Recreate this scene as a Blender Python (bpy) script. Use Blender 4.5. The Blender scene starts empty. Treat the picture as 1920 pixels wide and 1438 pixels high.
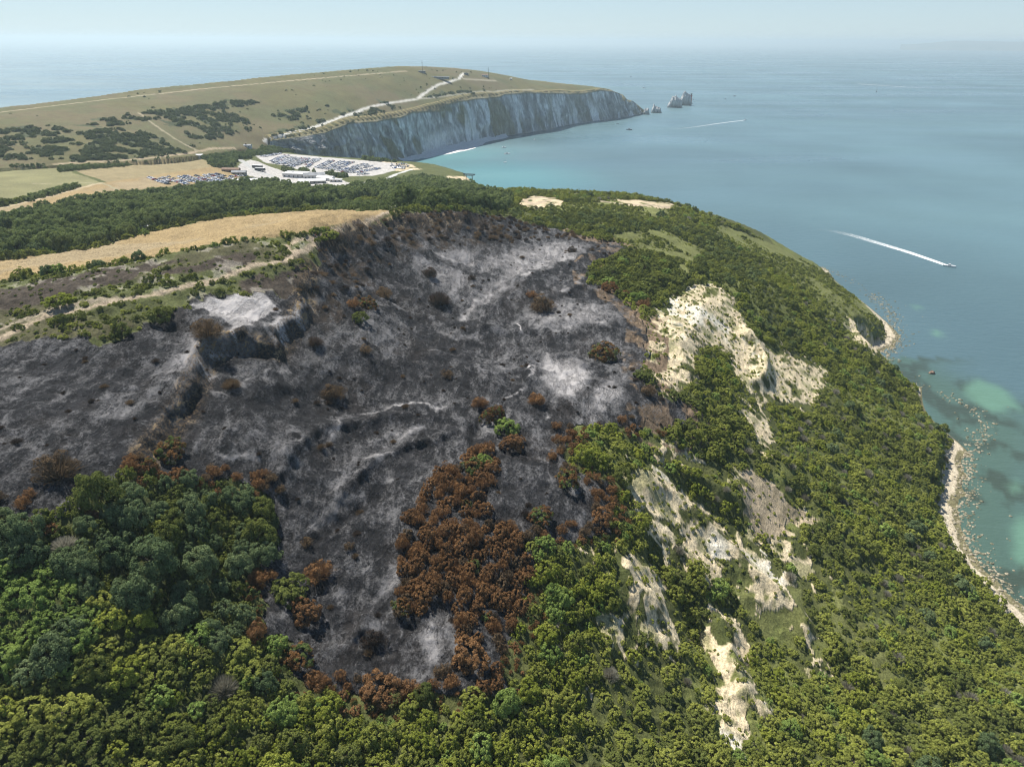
import bpy, math, random
import numpy as np
R = math.radians
scene = bpy.context.scene
# ------------------------------------------------------------------ camera, world, sun, exposure
F_PX, PITCH, ROLL, CAM_Z = 1281.0, R(26.65), R(0.30), 190.0
cam_d = bpy.data.cameras.new("camera"); cam = bpy.data.objects.new("camera", cam_d)
scene.collection.objects.link(cam); scene.camera = cam
cam_d.sensor_width = 36.0; cam_d.lens = 36.0 * F_PX / 1920.0
cam_d.clip_start = 1.0; cam_d.clip_end = 400000.0
FW = np.array([0, math.cos(PITCH), -math.sin(PITCH)])
U0 = np.array([0, math.sin(PITCH), math.cos(PITCH)]); R0 = np.array([1.0, 0, 0])
RC = math.cos(ROLL) * R0 + math.sin(ROLL) * U0
UC = -math.sin(ROLL) * R0 + math.cos(ROLL) * U0
from mathutils import Matrix, Vector
cam.matrix_world = Matrix(((RC[0], UC[0], -FW[0], 0), (RC[1], UC[1], -FW[1], 0), (RC[2], UC[2], -FW[2], CAM_Z), (0, 0, 0, 1)))

SUN_AZ, SUN_EL = R(-40), R(56)          # azimuth measured from +Y towards +X
world = bpy.data.worlds.new("World"); scene.world = world; world.use_nodes = True
wn = world.node_tree; wn.nodes.clear()
sky = wn.nodes.new("ShaderNodeTexSky"); sky.sky_type = 'NISHITA'; sky.sun_disc = False
sky.sun_elevation = SUN_EL; sky.sun_rotation = SUN_AZ
sky.altitude = 2000; sky.air_density = 1.0; sky.dust_density = 0.3; sky.ozone_density = 4.0
bg = wn.nodes.new("ShaderNodeBackground"); bg.inputs[1].default_value = 0.066
wo = wn.nodes.new("ShaderNodeOutputWorld")
tcw = wn.nodes.new("ShaderNodeTexCoord"); sxw = wn.nodes.new("ShaderNodeSeparateXYZ"); mrw = wn.nodes.new("ShaderNodeMapRange"); mxw = wn.nodes.new("ShaderNodeMix"); mxw.data_type = 'RGBA'
mrw.inputs[1].default_value = 0.0; mrw.inputs[2].default_value = 0.20; mrw.inputs[3].default_value = 0.75; mrw.inputs[4].default_value = 0.0   # pale summer haze low in the sky
mxw.inputs[7].default_value = (5.4, 6.8, 7.5, 1)
wn.links.new(tcw.outputs['Generated'], sxw.inputs[0]); wn.links.new(sxw.outputs['Z'], mrw.inputs[0]); wn.links.new(mrw.outputs[0], mxw.inputs[0]); wn.links.new(sky.outputs[0], mxw.inputs[6])
wn.links.new(mxw.outputs[2], bg.inputs[0]); wn.links.new(bg.outputs[0], wo.inputs[0])
sun_d = bpy.data.lights.new("sun", 'SUN'); sun = bpy.data.objects.new("sun", sun_d)
scene.collection.objects.link(sun)
sun_d.energy = 4.8; sun_d.angle = R(0.53); sun_d.color = (1.0, 0.955, 0.88)
sd = Vector((math.sin(SUN_AZ) * math.cos(SUN_EL), math.cos(SUN_AZ) * math.cos(SUN_EL), math.sin(SUN_EL)))
sun.rotation_euler = sd.to_track_quat('Z', 'Y').to_euler(); sun.location = (0, 0, 400)
vs = scene.view_settings
vs.view_transform = 'Standard'; vs.look = 'None'; vs.gamma = 1.0; vs.use_curve_mapping = False; vs.exposure = 0.72
cy = scene.cycles
cy.max_bounces = 5; cy.diffuse_bounces = 2; cy.glossy_bounces = 2; cy.transmission_bounces = 3
cy.volume_bounces = 0; cy.transparent_max_bounces = 6; cy.caustics_reflective = False; cy.caustics_refractive = False
cy.use_denoising = True; cy.filter_width = 1.15; cy.use_adaptive_sampling = False
try: cy.denoiser = 'OPENIMAGEDENOISE'
except Exception: pass

# ------------------------------------------------------------------ small helpers
rng = np.random.default_rng(7)
def ray(px, py):
    px = np.asarray(px, float); py = np.asarray(py, float)
    u = (px - 960) / F_PX; v = (719 - py) / F_PX
    return FW + u[..., None] * RC + v[..., None] * UC
def at_z(px, py, z):                    # ground point seen at photo pixel (px, py), height z
    d = ray(px, py); t = (np.asarray(z, float) - CAM_Z) / d[..., 2]
    return d[..., 0] * t, d[..., 1] * t
def at_r(px, py, r):                    # point at horizontal range r from the viewpoint
    d = ray(px, py); t = np.asarray(r, float) / np.hypot(d[..., 0], d[..., 1])
    return d[..., 0] * t, d[..., 1] * t, CAM_Z + d[..., 2] * t
def hash2(ix, iy, s):
    h = (ix.astype(np.int64) * 374761393 + iy.astype(np.int64) * 668265263 + s * 974711) & 0xffffffff
    h = ((h ^ (h >> 13)) * 1274126177) & 0xffffffff
    return ((h ^ (h >> 16)) & 0xffffff) / float(0xffffff)
def vnoise(x, y, s=0):
    x = np.asarray(x, float); y = np.asarray(y, float)
    ix = np.floor(x); iy = np.floor(y); fx = x - ix; fy = y - iy
    fx = fx * fx * fx * (fx * (fx * 6 - 15) + 10); fy = fy * fy * fy * (fy * (fy * 6 - 15) + 10)
    ix = ix.astype(np.int64); iy = iy.astype(np.int64)
    a = hash2(ix, iy, s); b = hash2(ix + 1, iy, s); c = hash2(ix, iy + 1, s); d = hash2(ix + 1, iy + 1, s)
    return (a * (1 - fx) + b * fx) * (1 - fy) + (c * (1 - fx) + d * fx) * fy
def fbm(x, y, sc, o=4, s=0, gain=.5):   # 0..1
    v = 0; a = 1; t = 0; ca, sa = math.cos(.6), math.sin(.6)
    x = np.asarray(x, float) / sc; y = np.asarray(y, float) / sc
    for k in range(o):
        v = v + a * vnoise(x, y, s + k * 17); t += a; a *= gain
        x, y = (x * ca - y * sa) * 2.03 + 11.3, (x * sa + y * ca) * 2.03 + 5.7
    return v / t
def ridged(x, y, sc, o=4, s=0):
    v = 0; a = 1; t = 0; ca, sa = math.cos(.5), math.sin(.5)
    x = np.asarray(x, float) / sc; y = np.asarray(y, float) / sc
    for k in range(o):
        v = v + a * (1 - np.abs(2 * vnoise(x, y, s + k * 13) - 1)); t += a; a *= .55
        x, y = (x * ca - y * sa) * 2.07 + 3.1, (x * sa + y * ca) * 2.07 + 8.2
    return v / t
def sstep(a, b, x):
    t = np.clip((np.asarray(x, float) - a) / (b - a), 0, 1); return t * t * (3 - 2 * t)
def seg_dist(x, y, P, closed=False):    # distance to a polyline, along-line parameter, side (+ = left of travel)
    P = np.asarray(P, float); n = len(P); best = np.full(x.shape, 1e18); par = np.zeros(x.shape); side = np.zeros(x.shape)
    for i in range(n if closed else n - 1):
        a = P[i]; b = P[(i + 1) % n]; ex, ey = b - a; L = ex * ex + ey * ey + 1e-9
        t = np.clip(((x - a[0]) * ex + (y - a[1]) * ey) / L, 0, 1)
        dx = x - (a[0] + t * ex); dy = y - (a[1] + t * ey); d = dx * dx + dy * dy
        m = d < best
        best = np.where(m, d, best); par = np.where(m, i + t, par)
        side = np.where(m, ex * (y - a[1]) - ey * (x - a[0]), side)
    return np.sqrt(best), par, np.sign(side)
def inside(x, y, P):
    P = np.asarray(P, float); c = np.zeros(np.shape(x), bool); n = len(P)
    for i in range(n):
        x1, y1 = P[i]; x2, y2 = P[(i + 1) % n]
        if y1 == y2: continue
        m = ((y1 > y) != (y2 > y)) & (x < (x2 - x1) * (y - y1) / (y2 - y1) + x1)
        c ^= m
    return c
class TPS:
    def __init__(s, x, y, z, reg=1e-4):
        s.sx = 300.0; s.P = np.stack([x, y], 1) / s.sx; n = len(x)
        K = s.k(s.P[:, None, :] - s.P[None, :, :]) + np.eye(n) * reg
        Q = np.concatenate([np.ones((n, 1)), s.P], 1)
        A = np.block([[K, Q], [Q.T, np.zeros((3, 3))]])
        s.w = np.linalg.solve(A, np.concatenate([z, np.zeros(3)]))
    @staticmethod
    def k(d):
        r2 = (d ** 2).sum(-1) + 1e-12; return .5 * r2 * np.log(r2)
    def __call__(s, x, y):
        x = np.asarray(x, float); sh = x.shape; x = x.ravel() / s.sx; y = np.asarray(y, float).ravel() / s.sx
        out = np.full(x.shape, s.w[-3]) + s.w[-2] * x + s.w[-1] * y
        for i in range(len(s.P)):
            r2 = (x - s.P[i, 0]) ** 2 + (y - s.P[i, 1]) ** 2 + 1e-12
            out += s.w[i] * .5 * r2 * np.log(r2)
        return out.reshape(sh)
def interp(x, tab):
    t = np.asarray(tab, float); return np.interp(x, t[:, 0], t[:, 1])
NA, NR = 1050, 1050; HAZE = 0.9e-4
# ------------------------------------------------------------------ the lie of the land
# chalk cliff: top and foot lines, as bearings (photo columns) with their rows
CL_TOP = [(505,265),(561,256),(610,248),(642,235),(656,230),(705,227),(751,219),(775,210),(832,207),(838,195),(886,185),(935,181),(946,176),(995,173),(1090,176),(1127,169),(1149,171),(1168,178),(1176,187),(1187,190),(1198,199),(1205,205),(1211,209)]
CL_BOT = [(505,278),(560,290),(620,300),(690,302),(753,300),(805,287),(881,269),(924,260),(976,251),(1022,245),(1062,235),(1114,228),(1157,222),(1203,215),(1211,214)]
CL_BZ = [(505,56),(560,44),(620,28),(690,10),(753,0),(1215,0)]
def cliff_line(px):
    px = np.asarray(px, float)
    by = interp(px, CL_BOT); bz = interp(px, CL_BZ); bx, byy = at_z(px, by, bz)
    r = np.hypot(bx, byy); back = np.interp(px, [505, 600, 1100, 1190, 1211], [6, 18, 26, 12, 5])
    tx, ty, tz = at_r(px, interp(px, CL_TOP), r + back)
    return (bx, byy, bz), (tx, ty, tz)
_cp = np.concatenate([np.arange(505, 1211, 12), [1211]])
_B, _T = cliff_line(_cp)
RIDGE = [(0,208,1130),(100,197,1170),(200,183,1220),(333,167,1290),(417,160,1330),(500,152,1370),(600,143,1430),(690,136,1500),(775,131,1580),(830,132,1640),(873,135,1690),(913,139,1740),(960,147,1800),(1008,156,1870),(1062,162,1940),(1100,165,1985),(1135,167,2010),(1160,174,2020)]
ra = np.array(RIDGE, float); _RX, _RY, _RZ = at_r(ra[:, 0], ra[:, 1], ra[:, 2])
# foot of the down, where it meets the lowland (west to east = right to left in view)
FOOT = [(505,272,60),(470,279,62),(430,285,65),(380,291,69),(330,298,72),(260,304,76),(180,308,79),(90,313,81),(0,318,83)]
fa = np.array(FOOT, float); _FX, _FY = at_z(fa[:, 0], fa[:, 1], fa[:, 2])
up = [(x, y, z) for x, y, z in zip(_RX, _RY, _RZ)] + [(x, y, z) for x, y, z in zip(_FX, _FY, fa[:, 2])]
up += [(a, b, c) for a, b, c in zip(_T[0][::4], _T[1][::4], _T[2][::4])]
_fr = np.hypot(_FX, _FY)
for px in [0, 60, 120, 180, 240, 300, 360, 420, 470, 520, 570, 620, 680, 740, 800, 860, 920, 980, 1040]:
    rx, ry, rz = at_r(px, np.interp(px, ra[:, 0], ra[:, 1]), np.interp(px, ra[:, 0], ra[:, 2]))
    if px < 500:
        fx, fy = at_z(px, np.interp(px, fa[::-1, 0], fa[::-1, 1]), np.interp(px, fa[::-1, 0], fa[::-1, 2])); fz = np.interp(px, fa[::-1, 0], fa[::-1, 2])
    else:
        _t = cliff_line(px)[1]; fx, fy, fz = _t
    for q, b in ((.3, 2.0), (.6, 5.0), (.85, 3.5)):
        k = min(1, (rz - fz) / 40.0)
        up.append((float(fx + (rx - fx) * q), float(fy + (ry - fy) * q), float(fz + (rz - fz) * q + b * k)))
up += [(-1100, 720, 104), (-900, 400, 78), (-1000, 560, 92)]
print('ridge z', np.round(_RZ), 'top z', np.round(_T[2][::6]), 'foot r', np.round(_fr))
up = np.array(up); TUP = TPS(up[:, 0], up[:, 1], up[:, 2], 3e-4)

COAST_PX = [(1537,500),(1570,512),(1600,530),(1632,552),(1655,572),(1672,596),(1682,630),(1678,650),(1650,662),(1668,690),(1716,720),(1775,742),(1815,765),(1838,798),(1830,832),(1808,866),(1812,890),(1812,920),(1800,955),(1806,990),(1824,1030),(1852,1072),(1890,1112),(1925,1150),(1990,1220)]
ca_ = np.array(COAST_PX, float); _x, _y = at_z(ca_[:, 0], ca_[:, 1], 0.0)
bay = [at_z(753, 300, 0), (-150, 1130), (-112, 1010), (-62, 930), (-24, 860), (-12, 800), (14, 745), (70, 690), (130, 655), (190, 640), (250, 632)]
coast = [(float(a), float(b)) for a, b in bay] + list(zip(_x, _y)) + [(205, 95), (230, -60), (-1500, -60), (-1500, 200)]
south = [(px, py, r + 38) for px, py, r in RIDGE]
sa_ = np.array(south, float); _sx, _sy, _ = at_r(sa_[:, 0], sa_[:, 1], sa_[:, 2])
LAND = coast + [(-1500, 700)] + list(zip(_sx, _sy)) + [(float(a), float(b)) for a, b in zip(_T[0][::-1], _T[1][::-1]) if True][:-21] 
LOWCOAST = [(float(a), float(b)) for a, b in bay] + list(zip(_x, _y)) + [(205, 95), (230, -60)]
# divide between the down (north of it) and the lowland: cliff top, then the foot line
DIV = [(float(a), float(b)) for a, b in zip(_T[0][::-1], _T[1][::-1])] + list(zip(_FX, _FY)) + [(-1000, 380), (-1600, 250)]

# scarp between the heath plateau (left) and the burnt hollow: photo trace, height of the step
SCARP = [(230,905,100,0),(262,868,101,1.5),(300,810,102,2.5),(345,745,104,3.5),(385,668,106,4.5),(425,640,107,5),(505,622,108,4),(530,595,109,4.5),(560,555,110,4.5),(578,500,112,4.5),(598,468,114,4.5),(640,440,115,4.5),(700,418,113,4.5),(760,408,111,5),(830,402,108,5),(890,408,102,5),(960,415,95,2),(1000,420,92,0)]
sc = np.array(SCARP, float); _cx, _cy = at_z(sc[:, 0], sc[:, 1], sc[:, 2]); SCP = np.stack([_cx, _cy], 1)
def warp(x, y, a, s_, seed):
    return x + a * (2 * fbm(x, y, s_, 3, seed) - 1), y + a * (2 * fbm(x, y, s_, 3, seed + 50) - 1)
def scarp_f(x, y):
    xw, yw = warp(x, y, 3.2, 9, 3)
    d, p, s = seg_dist(xw, yw, SCP); sd_ = d * s
    h = np.interp(p, np.arange(len(sc)), sc[:, 3])
    w = np.where(sd_ > 0, np.exp(-np.maximum(sd_, 0) / 60), np.exp(np.minimum(sd_, 0) / 40))
    wd = np.interp(p, [0, 4, 8, 9, 17], [1.2, 1.6, 2.0, 5.5, 6.5]); return h * w * (sstep(-1, 1, (sd_ + 1.5) / wd) - .5)
# ridges and gullies: (photo polyline with heights, width m, rise m)
def pl(pts, z):
    a = np.array(pts, float); x, y = at_z(a[:, 0], a[:, 1], z if np.isscalar(z) else np.array(z, float)); return np.stack([x, y], 1)
RIDGES = [
 (pl([(1185,885),(1250,930),(1330,975),(1400,1035),(1480,1110),(1530,1180)],[66,60,54,49,43,38]), 5, 4.0),
 (pl([(1225,815),(1290,860),(1380,900),(1420,930)],[70,66,58,54]), 5, 3.5),
 (pl([(1340,1130),(1365,1200),(1400,1280),(1440,1350)],[45,42,40,37]), 4, 4.0),
 (pl([(1160,1050),(1190,1110),(1250,1190)],[62,58,52]), 4, 3.0),
 (pl([(1400,600),(1440,660),(1410,720)],[66,60,56]), 5, 5.0),
 (pl([(1340,540),(1300,600),(1270,660),(1290,720)],[76,77,76,70]), 7, 2.5),
 (pl([(1430,860),(1500,900),(1560,960),(1620,1040)],[50,44,38,32]), 6, 4.0),
 (pl([(1200,620),(1210,700),(1260,745)],[84,80,74]), 8, 1.5),
 (pl([(760,545),(800,570),(870,600),(960,600)],[92,92,89,86]), 9, 3.5),
 (pl([(740,560),(715,600),(690,640)],[94,93,92]), 8, 2.5),
 (pl([(850,645),(900,690),(905,730)],[90,87,85]), 11, 3.0),
 (pl([(1180,460),(1080,490),(1000,520),(940,560),(880,600)],[85,87,88,87,85]), 6, 2.0),
 (pl([(500,880),(560,830),(640,790),(760,770),(860,770)],[92,90,88,86,84]), 8, 1.8),
 (pl([(560,700),(470,735),(400,790)],[95,95,96]), 7, 1.5),
 (pl([(960,590),(1050,600),(1130,600),(1180,620)],[86,84,82,82]), 6, 1.5),
 (pl([(560,600),(620,560),(700,540)],[101,100,98]), 6, 3.0),
 (pl([(1500,500),(1560,560),(1640,620)],[30,24,12]), 12, 2.5),
 (pl([(1620,600),(1570,640),(1600,700)],[20,26,22]), 6, -3.0),
 (pl([(660,1010),(560,1120),(620,1200)],[80,78,76]), 9, -1.5),
 (pl([(1230,1020),(1290,1120),(1330,1230)],[56,50,44]), 8, -3.5),
 (pl([(1470,980),(1560,1080),(1640,1180),(1700,1290)],[38,33,28,22]), 9, 3.0),
 (pl([(1420,1130),(1500,1230),(1580,1330)],[38,33,27]), 8, -2.5),
 (pl([(1640,880),(1700,960),(1750,1060),(1800,1150)],[28,22,16,10]), 9, 2.0),
 (pl([(340,800),(400,725),(470,692),(560,682)],[97,96,95,94]), 2.5, 1.4), (pl([(430,800),(520,745),(600,730)],[94,93,91]), 3, 1.2), (pl([(790,472),(850,452),(935,445)],[96,94,92]), 3, 1.3),
 (pl([(985,640),(997,680),(990,712),(962,735)],[84,83,82,82]), 2, 1.2), (pl([(500,905),(560,852),(640,803),(700,782),(810,762)],[90,88,87,86,85]), 2.5, 1.6), (pl([(620,935),(700,872),(780,832),(872,802)],[85,84,83,82]), 2.5, 1.6),
 (pl([(560,1020),(622,980),(700,930),(722,898)],[81,81,81,82]), 2.5, -1.3), (pl([(640,1200),(700,1168),(760,1195)],[73,73,72]), 2.5, 1.4), (pl([(878,740),(900,800),(890,850)],[84,81,80]), 3, -1.6),
 (pl([(700,560),(760,600),(790,640),(850,650)],[95,91,90,88]), 3, 1.5), (pl([(1040,560),(1090,540),(1150,560)],[85,84,82]), 2.5, 1.5), (pl([(1020,650),(1080,670),(1170,690)],[82,81,78]), 3, 1.4), (pl([(590,660),(660,700),(760,720)],[92,89,86]), 3.5, -1.4),
 (pl([(660,520),(720,500),(800,500),(860,520)],[97,97,92,90]), 3, 1.3), (pl([(900,620),(930,600),(1010,610),(1060,640)],[86,86,84,82]), 3, 1.3), (pl([(470,780),(440,850),(400,880)],[94,92,92]), 3, 1.3),
 (pl([(150,1030),(300,1080),(420,1180)],[96,92,86]), 14, -3.0),
]
low = []
for px, py, z in [
 (0,640,113),(0,800,110),(0,950,105),(150,900,105),(230,840,105),(150,700,109),(300,700,108),(430,590,111),(0,575,116),(200,560,117),(400,525,117),(540,490,117),(590,445,117),(650,425,117),(740,402,113),(800,392,110),
 (0,520,113),(250,480,112),(450,440,112),(650,405,110),(0,470,101),(150,465,99),(300,430,97),(400,410,96),(600,395,101),(700,385,97),
 (0,420,93),(200,400,89),(300,380,83),(450,360,73),(500,345,63),(600,370,74),(600,345,62),(0,370,89),(150,340,84),(0,318,83),(180,308,79),(300,330,76),(370,300,70),
 (450,300,65),(520,335,58),(480,289,58),(620,297,55),(740,306,50),(620,330,56),(700,318,50),(780,318,50),(840,330,52),(885,344,50),(700,345,62),(750,365,76),(800,352,62),(850,372,78),
 (505,278,56),(560,290,44),(620,300,28),(690,302,10),(753,300,0),
 (950,375,81),(1000,367,81),(1060,366,80),(1100,400,87),(1000,395,87),(900,392,97),(850,396,107),
 (850,440,99),(950,440,93),(1000,450,90),(1100,450,87),(1150,460,85),(1200,480,83),(1250,440,77),(1200,410,80),(1150,380,77),(1210,382,74),(1270,392,66),(1340,414,55),(1420,458,40),(1500,492,24),(1545,515,6),
 (620,520,106),(700,500,102),(850,490,93),(900,560,86),(1000,520,88),(1100,560,83),(850,600,84),(750,600,91),(600,600,101),(650,650,96),(500,700,100),(400,740,102.5),(330,840,99.5),(600,760,88),(750,700,86),(950,700,83),(1100,680,80),(1180,750,77),(1000,800,80),(850,850,80),(700,900,82),(560,900,88),(450,880,94),
 (600,1050,79),(650,1200,73),(800,1250,70),(900,1300,67),(750,1000,79),(950,1000,76),(1050,950,75),(1130,900,72),
 (0,1438,84),(150,1200,90),(300,1050,92),(450,980,87),(400,1300,78),(550,1438,70),(0,1100,97),
 (1230,600,81),(1330,545,76),(1400,560,68),(1460,620,54),(1400,700,56),(1500,700,44),(1540,600,40),(1560,640,32),(1620,590,16),(1600,700,26),(1640,730,14),(1500,800,40),(1600,800,29),(1700,800,17),(1760,820,8),(1300,750,69),(1260,830,66),
 (1300,950,56),(1400,900,51),(1450,950,43),(1500,1000,38),(1600,1000,31),(1700,1000,18),(1770,950,8),(1300,1100,48),(1200,1000,62),(1150,1100,63),(1350,1200,42),(1500,1200,33),(1700,1200,19),(1850,1200,9),(1000,1200,65),(1000,1400,60),(1200,1400,50),(1350,1400,42),(1500,1400,34),(1750,1400,22),(1920,1400,14),
 (1450,500,48),(1380,500,60),(1300,480,72)]:
    x, y = at_z(px, py, z); low.append((float(x), float(y), z))
low += [(-900, 300, 70), (-500, 100, 105), (-700, -20, 90), (-150, -20, 80), (0, 0, 64), (100, 20, 45), (180, 40, 15), (-12, 780, 46), (60, 700, 55), (130, 650, 60), (200, 620, 50)]
low = np.array(low)
def ridge_f(x, y):
    h = np.zeros(np.shape(x)); xw, yw = warp(x, y, 4.0, 14, 31)
    for P, w, a in RIDGES:
        lo = P.min(0) - 4 * w - 5; hi = P.max(0) + 4 * w + 5
        m = (x > lo[0]) & (x < hi[0]) & (y > lo[1]) & (y < hi[1])
        if not m.any(): continue
        d, p, s = seg_dist(xw[m], yw[m], P); n = len(P) - 1
        e = np.minimum(1, np.minimum(p, n - p) * 1.6 + .15)
        small = w < 3.6 and abs(a) < 2; we = w * np.where(s < 0, .55, 1.5) if small else w; h[m] += a * (1.5 if small else 1.3) * e * np.exp(-np.abs(d / we) ** 1.3)
    return h
def base_f(x, y): return scarp_f(x, y) + ridge_f(x, y)
TLOW = TPS(low[:, 0], low[:, 1], low[:, 2] - base_f(low[:, 0], low[:, 1]), 2e-4)
def coast_prof(d): return np.where(d < 9, d * .14, 1.26 + (d - 9) * 1.6)
def H_smooth(x, y, detail=True):
    x = np.asarray(x, float); y = np.asarray(y, float)
    dlow, _, _ = seg_dist(x, y, LOWCOAST)
    inlow = inside(x, y, LOWPOLY); sdl = np.where(inlow, dlow, -dlow)
    if detail: sdl = sdl + 3.0 * (2 * fbm(x, y, 12, 3, 91) - 1) * sstep(60, 10, np.abs(sdl))
    zl = TLOW(x, y) + base_f(x, y)
    zl = np.where(sdl > 0, np.minimum(zl, coast_prof(np.maximum(sdl, 0))), np.maximum(sdl * .22, -7))
    dd, _, sdv = seg_dist(x, y, DIV); sdd = dd * sdv      # + = lowland side?
    s_up = sstep(-1, 6, -sdd * DIVSIGN)
    zu = TUP(x, y)
    ds, _, ss = seg_dist(x, y, SOUTHL)
    zu = np.minimum(zu, np.where(inside(x, y, DOWNPOLY), 1e9, -7))
    soft = sstep(-22, 22, -sdd * DIVSIGN)
    far_left = sstep(-330, -375, x)                     # where the foot is a gentle join rather than a cliff
    w = s_up * (1 - far_left) + soft * far_left
    return zl * (1 - w) + zu * w
LOWPOLY = LOWCOAST + [(-1600, -60), (-1600, 600)] + [(float(a) * k, float(b) * k) for a, b, k in zip(_FX[::-1], _FY[::-1], [1.2] * 5 + [1.15, 1.1, 1.06, 1.02])] + [(float(a), float(b)) for a, b in zip(_T[0][:22], _T[1][:22])]
SOUTHL = list(zip(_sx, _sy))
DOWNPOLY = DIV + [(-1600, 900)] + SOUTHL
DIVSIGN = 1.0
def micro(x, y):
    r = np.hypot(x, y)
    near = sstep(900, 300, r)
    m = 1.6 * (fbm(x, y, 34, 3, 5) - .5) + near * (.9 * (ridged(x, y, 13, 4, 8) - .6) + .35 * (fbm(x, y, 2.4, 3, 12) - .5))
    bn = sstep(520, 400, r) * sstep(100, 60, x); m = m + bn * (2.4 * (ridged(x + 4 * fbm(x, y, 12, 2, 6), y * 1.6, 11, 4, 15) - .62) + 0.65 * (ridged(x, y * 1.3, 3.6, 3, 16) - .6)); m = m + near * sstep(60, 120, x) * 2.4 * (ridged((x * .85 - y * .5) , (y * .85 + x * .5) * .35, 16, 4, 18) - .6)
    return m + (1 - near) * 2.2 * (fbm(x, y, 120, 3, 44) - .5)
def HH(x, y):
    z = H_smooth(x, y)
    return z + micro(x, y) * sstep(0, 4, z)
# raster of the height used for placing things and for finding where a line of sight meets the ground
class Raster:
    def __init__(s, x0, x1, y0, y1, st):
        s.x0, s.y0, s.st = x0, y0, st
        gx, gy = np.meshgrid(np.arange(x0, x1 + st, st), np.arange(y0, y1 + st, st)); s.z = HH(gx, gy); s.n = s.z.shape
        s.x1, s.y1 = x1, y1
    def __call__(s, x, y):
        fx = np.clip((x - s.x0) / s.st, 0, s.n[1] - 1.001); fy = np.clip((y - s.y0) / s.st, 0, s.n[0] - 1.001)
        ix = fx.astype(int); iy = fy.astype(int); fx = fx - ix; fy = fy - iy; z = s.z
        return (z[iy, ix] * (1 - fx) + z[iy, ix + 1] * fx) * (1 - fy) + (z[iy + 1, ix] * (1 - fx) + z[iy + 1, ix + 1] * fx) * fy
RN = Raster(-420, 340, 20, 700, 1.0); RF = Raster(-1250, 420, 20, 2150, 5.0)
def Hq(x, y):
    x = np.asarray(x, float); y = np.asarray(y, float)
    m = (x > -418) & (x < 338) & (y > 22) & (y < 698)
    return np.where(m, RN(x, y), RF(x, y))
def unproj(px, py):                     # where the line of sight through a photo pixel first meets the ground
    px = np.atleast_1d(np.asarray(px, float)); py = np.atleast_1d(np.asarray(py, float))
    d = ray(px, py); h = np.hypot(d[:, 0], d[:, 1]); rs = np.geomspace(45, 2300, 1500)
    out = np.zeros((len(px), 3))
    for i in range(len(px)):
        X = d[i, 0] / h[i] * rs; Y = d[i, 1] / h[i] * rs; Z = CAM_Z + d[i, 2] / h[i] * rs
        g = Hq(X, Y); k = np.nonzero((Z < g) | (Z < 0))[0]
        if len(k) == 0: k = [len(rs) - 1]
        k = k[0]; 
        if k > 0:
            a = (Z - np.maximum(g, 0)); t = a[k - 1] / max(a[k - 1] - a[k], 1e-6); t = min(max(t, 0), 1)
            out[i] = (X[k - 1] + (X[k] - X[k - 1]) * t, Y[k - 1] + (Y[k] - Y[k - 1]) * t, max(Z[k - 1] + (Z[k] - Z[k - 1]) * t, 0))
        else: out[i] = (X[0], Y[0], Z[0])
    return out
def trace(pts, step=30, closed=True):   # photo outline -> outline on the ground
    P = []
    n = len(pts)
    for i in range(n if closed else n - 1):
        a = np.array(pts[i][:2], float); b = np.array(pts[(i + 1) % n][:2], float); k = max(1, int(np.hypot(*(b - a)) / step))
        for j in range(k): P.append(a + (b - a) * j / k)
    if not closed: P.append(np.array(pts[-1][:2], float))
    P = np.array(P); return unproj(P[:, 0], P[:, 1])[:, :2]
# ------------------------------------------------------------------ materials helpers
def new_mat(name):
    m = bpy.data.materials.new(name); m.use_nodes = True; nt = m.node_tree; nt.nodes.clear()
    out = nt.nodes.new('ShaderNodeOutputMaterial'); return m, nt, out
def N(nt, t, **kw):
    n = nt.nodes.new(t)
    for k, v in kw.items():
        if k.startswith('i_'): n.inputs[int(k[2:])].default_value = v
        else: setattr(n, k, v)
    return n
def L(nt, a, b): nt.links.new(a, b)
def plain(name, col, rough=.6, metal=0.0, spec=.4):
    m, nt, out = new_mat(name); p = N(nt, 'ShaderNodeBsdfPrincipled')
    p.inputs['Base Color'].default_value = (*col, 1); p.inputs['Roughness'].default_value = rough
    p.inputs['Metallic'].default_value = metal; p.inputs['Specular IOR Level'].default_value = spec
    L(nt, p.outputs[0], out.inputs[0]); return m
def worn(name, c1, c2, sc=1.0, rough=.8, bump=.2, stretch=(1, 1, 1)):
    m, nt, out = new_mat(name); p = N(nt, 'ShaderNodeBsdfPrincipled'); p.inputs['Roughness'].default_value = rough
    p.inputs['Specular IOR Level'].default_value = .25
    tc = N(nt, 'ShaderNodeNewGeometry'); mp = N(nt, 'ShaderNodeMapping'); mp.inputs['Scale'].default_value = tuple(sc * k for k in stretch)
    nz = N(nt, 'ShaderNodeTexNoise'); nz.inputs['Scale'].default_value = 1; nz.inputs['Detail'].default_value = 5
    mx = N(nt, 'ShaderNodeMix', data_type='RGBA'); mx.inputs[6].default_value = (*c1, 1); mx.inputs[7].default_value = (*c2, 1)
    mr = N(nt, 'ShaderNodeMapRange'); mr.inputs[1].default_value = .32; mr.inputs[2].default_value = .68
    b = N(nt, 'ShaderNodeBump'); b.inputs['Strength'].default_value = bump; b.inputs['Distance'].default_value = .5 / sc
    L(nt, tc.outputs['Position'], mp.inputs[0]); L(nt, mp.outputs[0], nz.inputs[0]); L(nt, nz.outputs[0], mr.inputs[0]); L(nt, mr.outputs[0], mx.inputs[0])
    L(nt, mx.outputs[2], p.inputs['Base Color']); L(nt, nz.outputs[0], b.inputs['Height']); L(nt, b.outputs[0], p.inputs['Normal'])
    L(nt, p.outputs[0], out.inputs[0]); return m
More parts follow.
